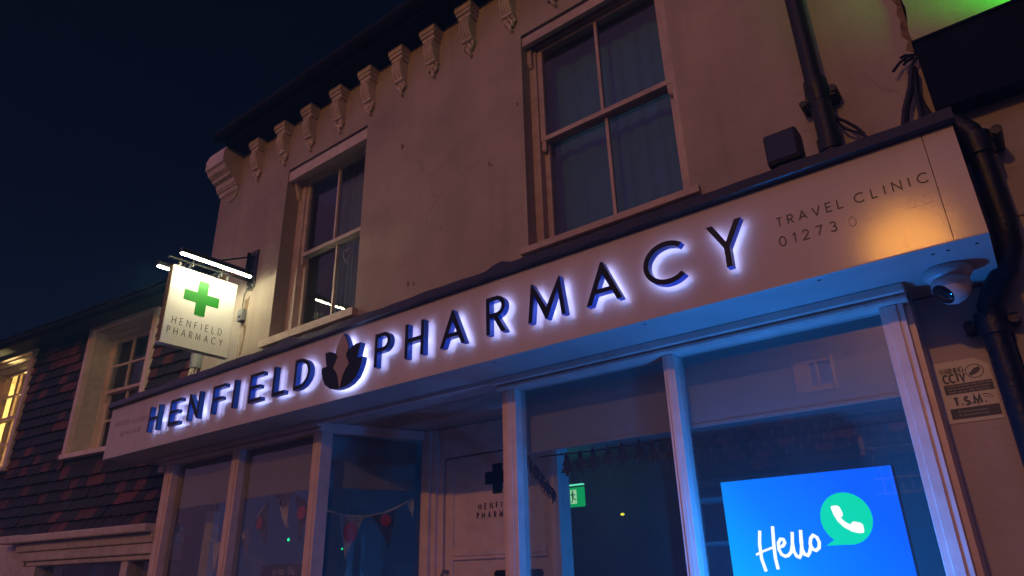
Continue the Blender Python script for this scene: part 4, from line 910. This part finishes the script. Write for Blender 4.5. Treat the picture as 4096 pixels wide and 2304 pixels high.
part('soffit', MB().box(-9, .2, -.29, -.001, 4.425, 4.439), M['dark'], lb, world=False)
b = MB(); b.tube([(-4.2, -.04, 2.80), (-3.3, -.045, 2.83), (-2.6, -.045, 2.865), (-2.15, -.05, 2.885)], .004, 6); part('wire', b, M['cable'], lb, world=False)
# its shop front below the tiles
s2_ = MB()
s2_.box(-2.36, .17, -.42, -.02, 1.992, 2.062).box(-2.10, .17, -.345, -.02, 1.908, 1.991).box(-2.0, .17, -.325, -.02, 1.818, 1.907).box(-1.92, .17, -.30, -.02, 1.772, 1.817)
part('cornice', s2_, M['oldpaint'], lb, world=False, bevel=.012)
s2_ = MB().box(-2.02, -1.74, -.29, -.02, 0, 1.771).box(-.31, -.21, -.28, -.05, .5, 1.771).box(-1.739, .17, -.29, -.02, 0, .5)
part('shop_post', s2_, M['oldpaint'], lb, world=False)
part('shop_pane', MB().quad((-1.74, -.20, .5), (.17, -.20, .5), (.17, -.20, 1.771), (-1.74, -.20, 1.771)), M['glass'], lb, world=False)
part('lower_wall', MB().box(-9, -2.021, -.27, -.02, 0, 1.99).box(-9, -2.37, -.20, -.02, 1.99, 2.10), M['oldpaint'], lb, world=False)
LM = Matrix.Translation((-6.44, 3.35, 0)) @ Matrix.Rotation(PHI, 4, 'Z')
# warm room behind the lit window
rm = MB().box(-5.6, -3.05, .262, .27, 2.21, 2.925).box(-5.6, -3.05, 2.4, 2.45, 2.2, 4.46).box(-5.65, -5.6, .27, 2.4, 2.2, 4.46).box(-3.05, -3.01, .27, 2.4, 2.2, 4.46).box(-5.6, -3.05, .27, 2.4, 4.44, 4.465)
part('lit_room', rm, M['roomwall'], lb, world=False)
def lcurtain(x0, x1, m, label, waves):
    o = curtain('curtain', 0, x1-x0, 0, 0, 1.52, m, label, waves, .02)
    o.location = LM @ Vector((x0, .36, 2.92)); o.rotation_euler = (0, 0, PHI); ROOTM[o.name] = LM; return o
lcurtain(-4.76, -4.25, M['warmcurtain'], 'cream curtain drawn to the left side of the warmly lit window', 7)
lcurtain(-4.05, -3.50, M['warmcurtain'], 'cream curtain drawn to the right side of the warmly lit window', 7)
lcurtain(-1.75, -1.25, M['curtain'], 'grey curtain behind the unlit window of the tiled house', 5)
wl = bpy.data.lights.new('room_lamp', 'POINT'); wl.energy = 260; wl.color = (1, .72, .27); wl.shadow_soft_size = .12
wo = bpy.data.objects.new('room_lamp', wl); COL.objects.link(wo); wo.location = LM @ Vector((-4.2, .85, 3.9))

# ------------------------------------------------------------------ house across the street (seen reflected in the shop glass)
OY = -11.0; kz = lambda z: 1.55+(z-1.55)*17.2/3.1; kx_ = lambda x: x*17.2/3.1
oh = thing('opposite_house', 'white rendered house across the street seen only as a reflection in the shop glass', 'house', (-4, OY, 0))
wx0, wx1, wz0, wz1 = kx_(-.775), kx_(-.604), kz(2.262), kz(2.40)
part('upper_wall', MB().prism([rect(-16, 6, kz(2.185), 6.95), rect(wx0+.1, wx1-.05, wz0+.08, wz1-.05)], lambda u, v, dd: (u, OY-dd, v), 0, .3), M['whitewall'], oh)
f = MB().box(wx0, wx0+.38, OY-.15, OY+.03, wz0, wz1).box(wx1-.06, wx1, OY-.05, OY+.05, wz0, wz1+.05).box(wx0+.38, wx1-.061, OY-.05, OY+.03, wz0, wz0+.14).box(wx0+.38, wx1-.061, OY-.05, OY+.03, wz1-.06, wz1).box((wx0+wx1)/2+.06, (wx0+wx1)/2+.10, OY-.05, OY+.02, wz0+.141, wz1-.061)
part('window', f, M['paint'], oh)
tl = MB(); zz = kz(2.185)-.02; row = 0
while zz > kz(1.99):
    x = -14+(.17 if row % 2 else 0)
    while x < 2:
        tl.add([(x+.01, OY+.02+(kz(2.185)-zz)*.5, zz), (x+.33, OY+.02+(kz(2.185)-zz)*.5, zz), (x+.33, OY+.07+(kz(2.185)-zz+.3)*.5, zz-.28), (x+.17, OY+.08+(kz(2.185)-zz+.3)*.5, zz-.33), (x+.01, OY+.07+(kz(2.185)-zz+.3)*.5, zz-.28)], [(0, 1, 2, 3, 4)], random.choice((.1, .3, .55, .6, .85, .65)))
        x += .34
    zz -= .25; row += 1
part('lean_to_roof', tl, M['tile'], oh)
part('lower_wall', MB().box(-16, 6, OY-.3, OY, 0, kz(2.0)), M['dark'], oh)
lw = MB(); a, c_, z0_, z1_ = kx_(-.50), kx_(-.37), kz(1.925), kz(1.995)
lw.box(kx_(-.552), kx_(-.538), OY+.6, OY+.7, kz(1.93), kz(2.03)).box(kx_(-.535), kx_(-.505), OY+.55, OY+.6, kz(1.92), kz(1.985))
for i in range(5): x = a+(c_-a)*i/4; lw.box(x-.012, x+.012, OY+.55, OY+.58, kz(1.80), z1_)
for z in (kz(1.98), kz(1.925), kz(1.865), kz(1.81)): lw.box(a-.15, c_+.1, OY+.581, OY+.61, z-.014, z+.014)
part('lattice_window', lw, M['paint'], oh)

# ------------------------------------------------------------------ thin blue volume added to imitate the veil over the lens
hm = bpy.data.materials.new('lens_veil_volume'); hm.use_nodes = True; t_ = hm.node_tree; t_.nodes.clear()
pv = t_.nodes.new('ShaderNodeVolumePrincipled'); pv.inputs['Density'].default_value = 0.011; pv.inputs['Color'].default_value = (0.15, 0.50, 1.0, 1)
o_ = t_.nodes.new('ShaderNodeOutputMaterial'); t_.links.new(pv.outputs[0], o_.inputs['Volume'])
solo('lens_veil', MB().box(-45, 45, -35, 16, -1.3, 12.5), hm, kind='stuff')
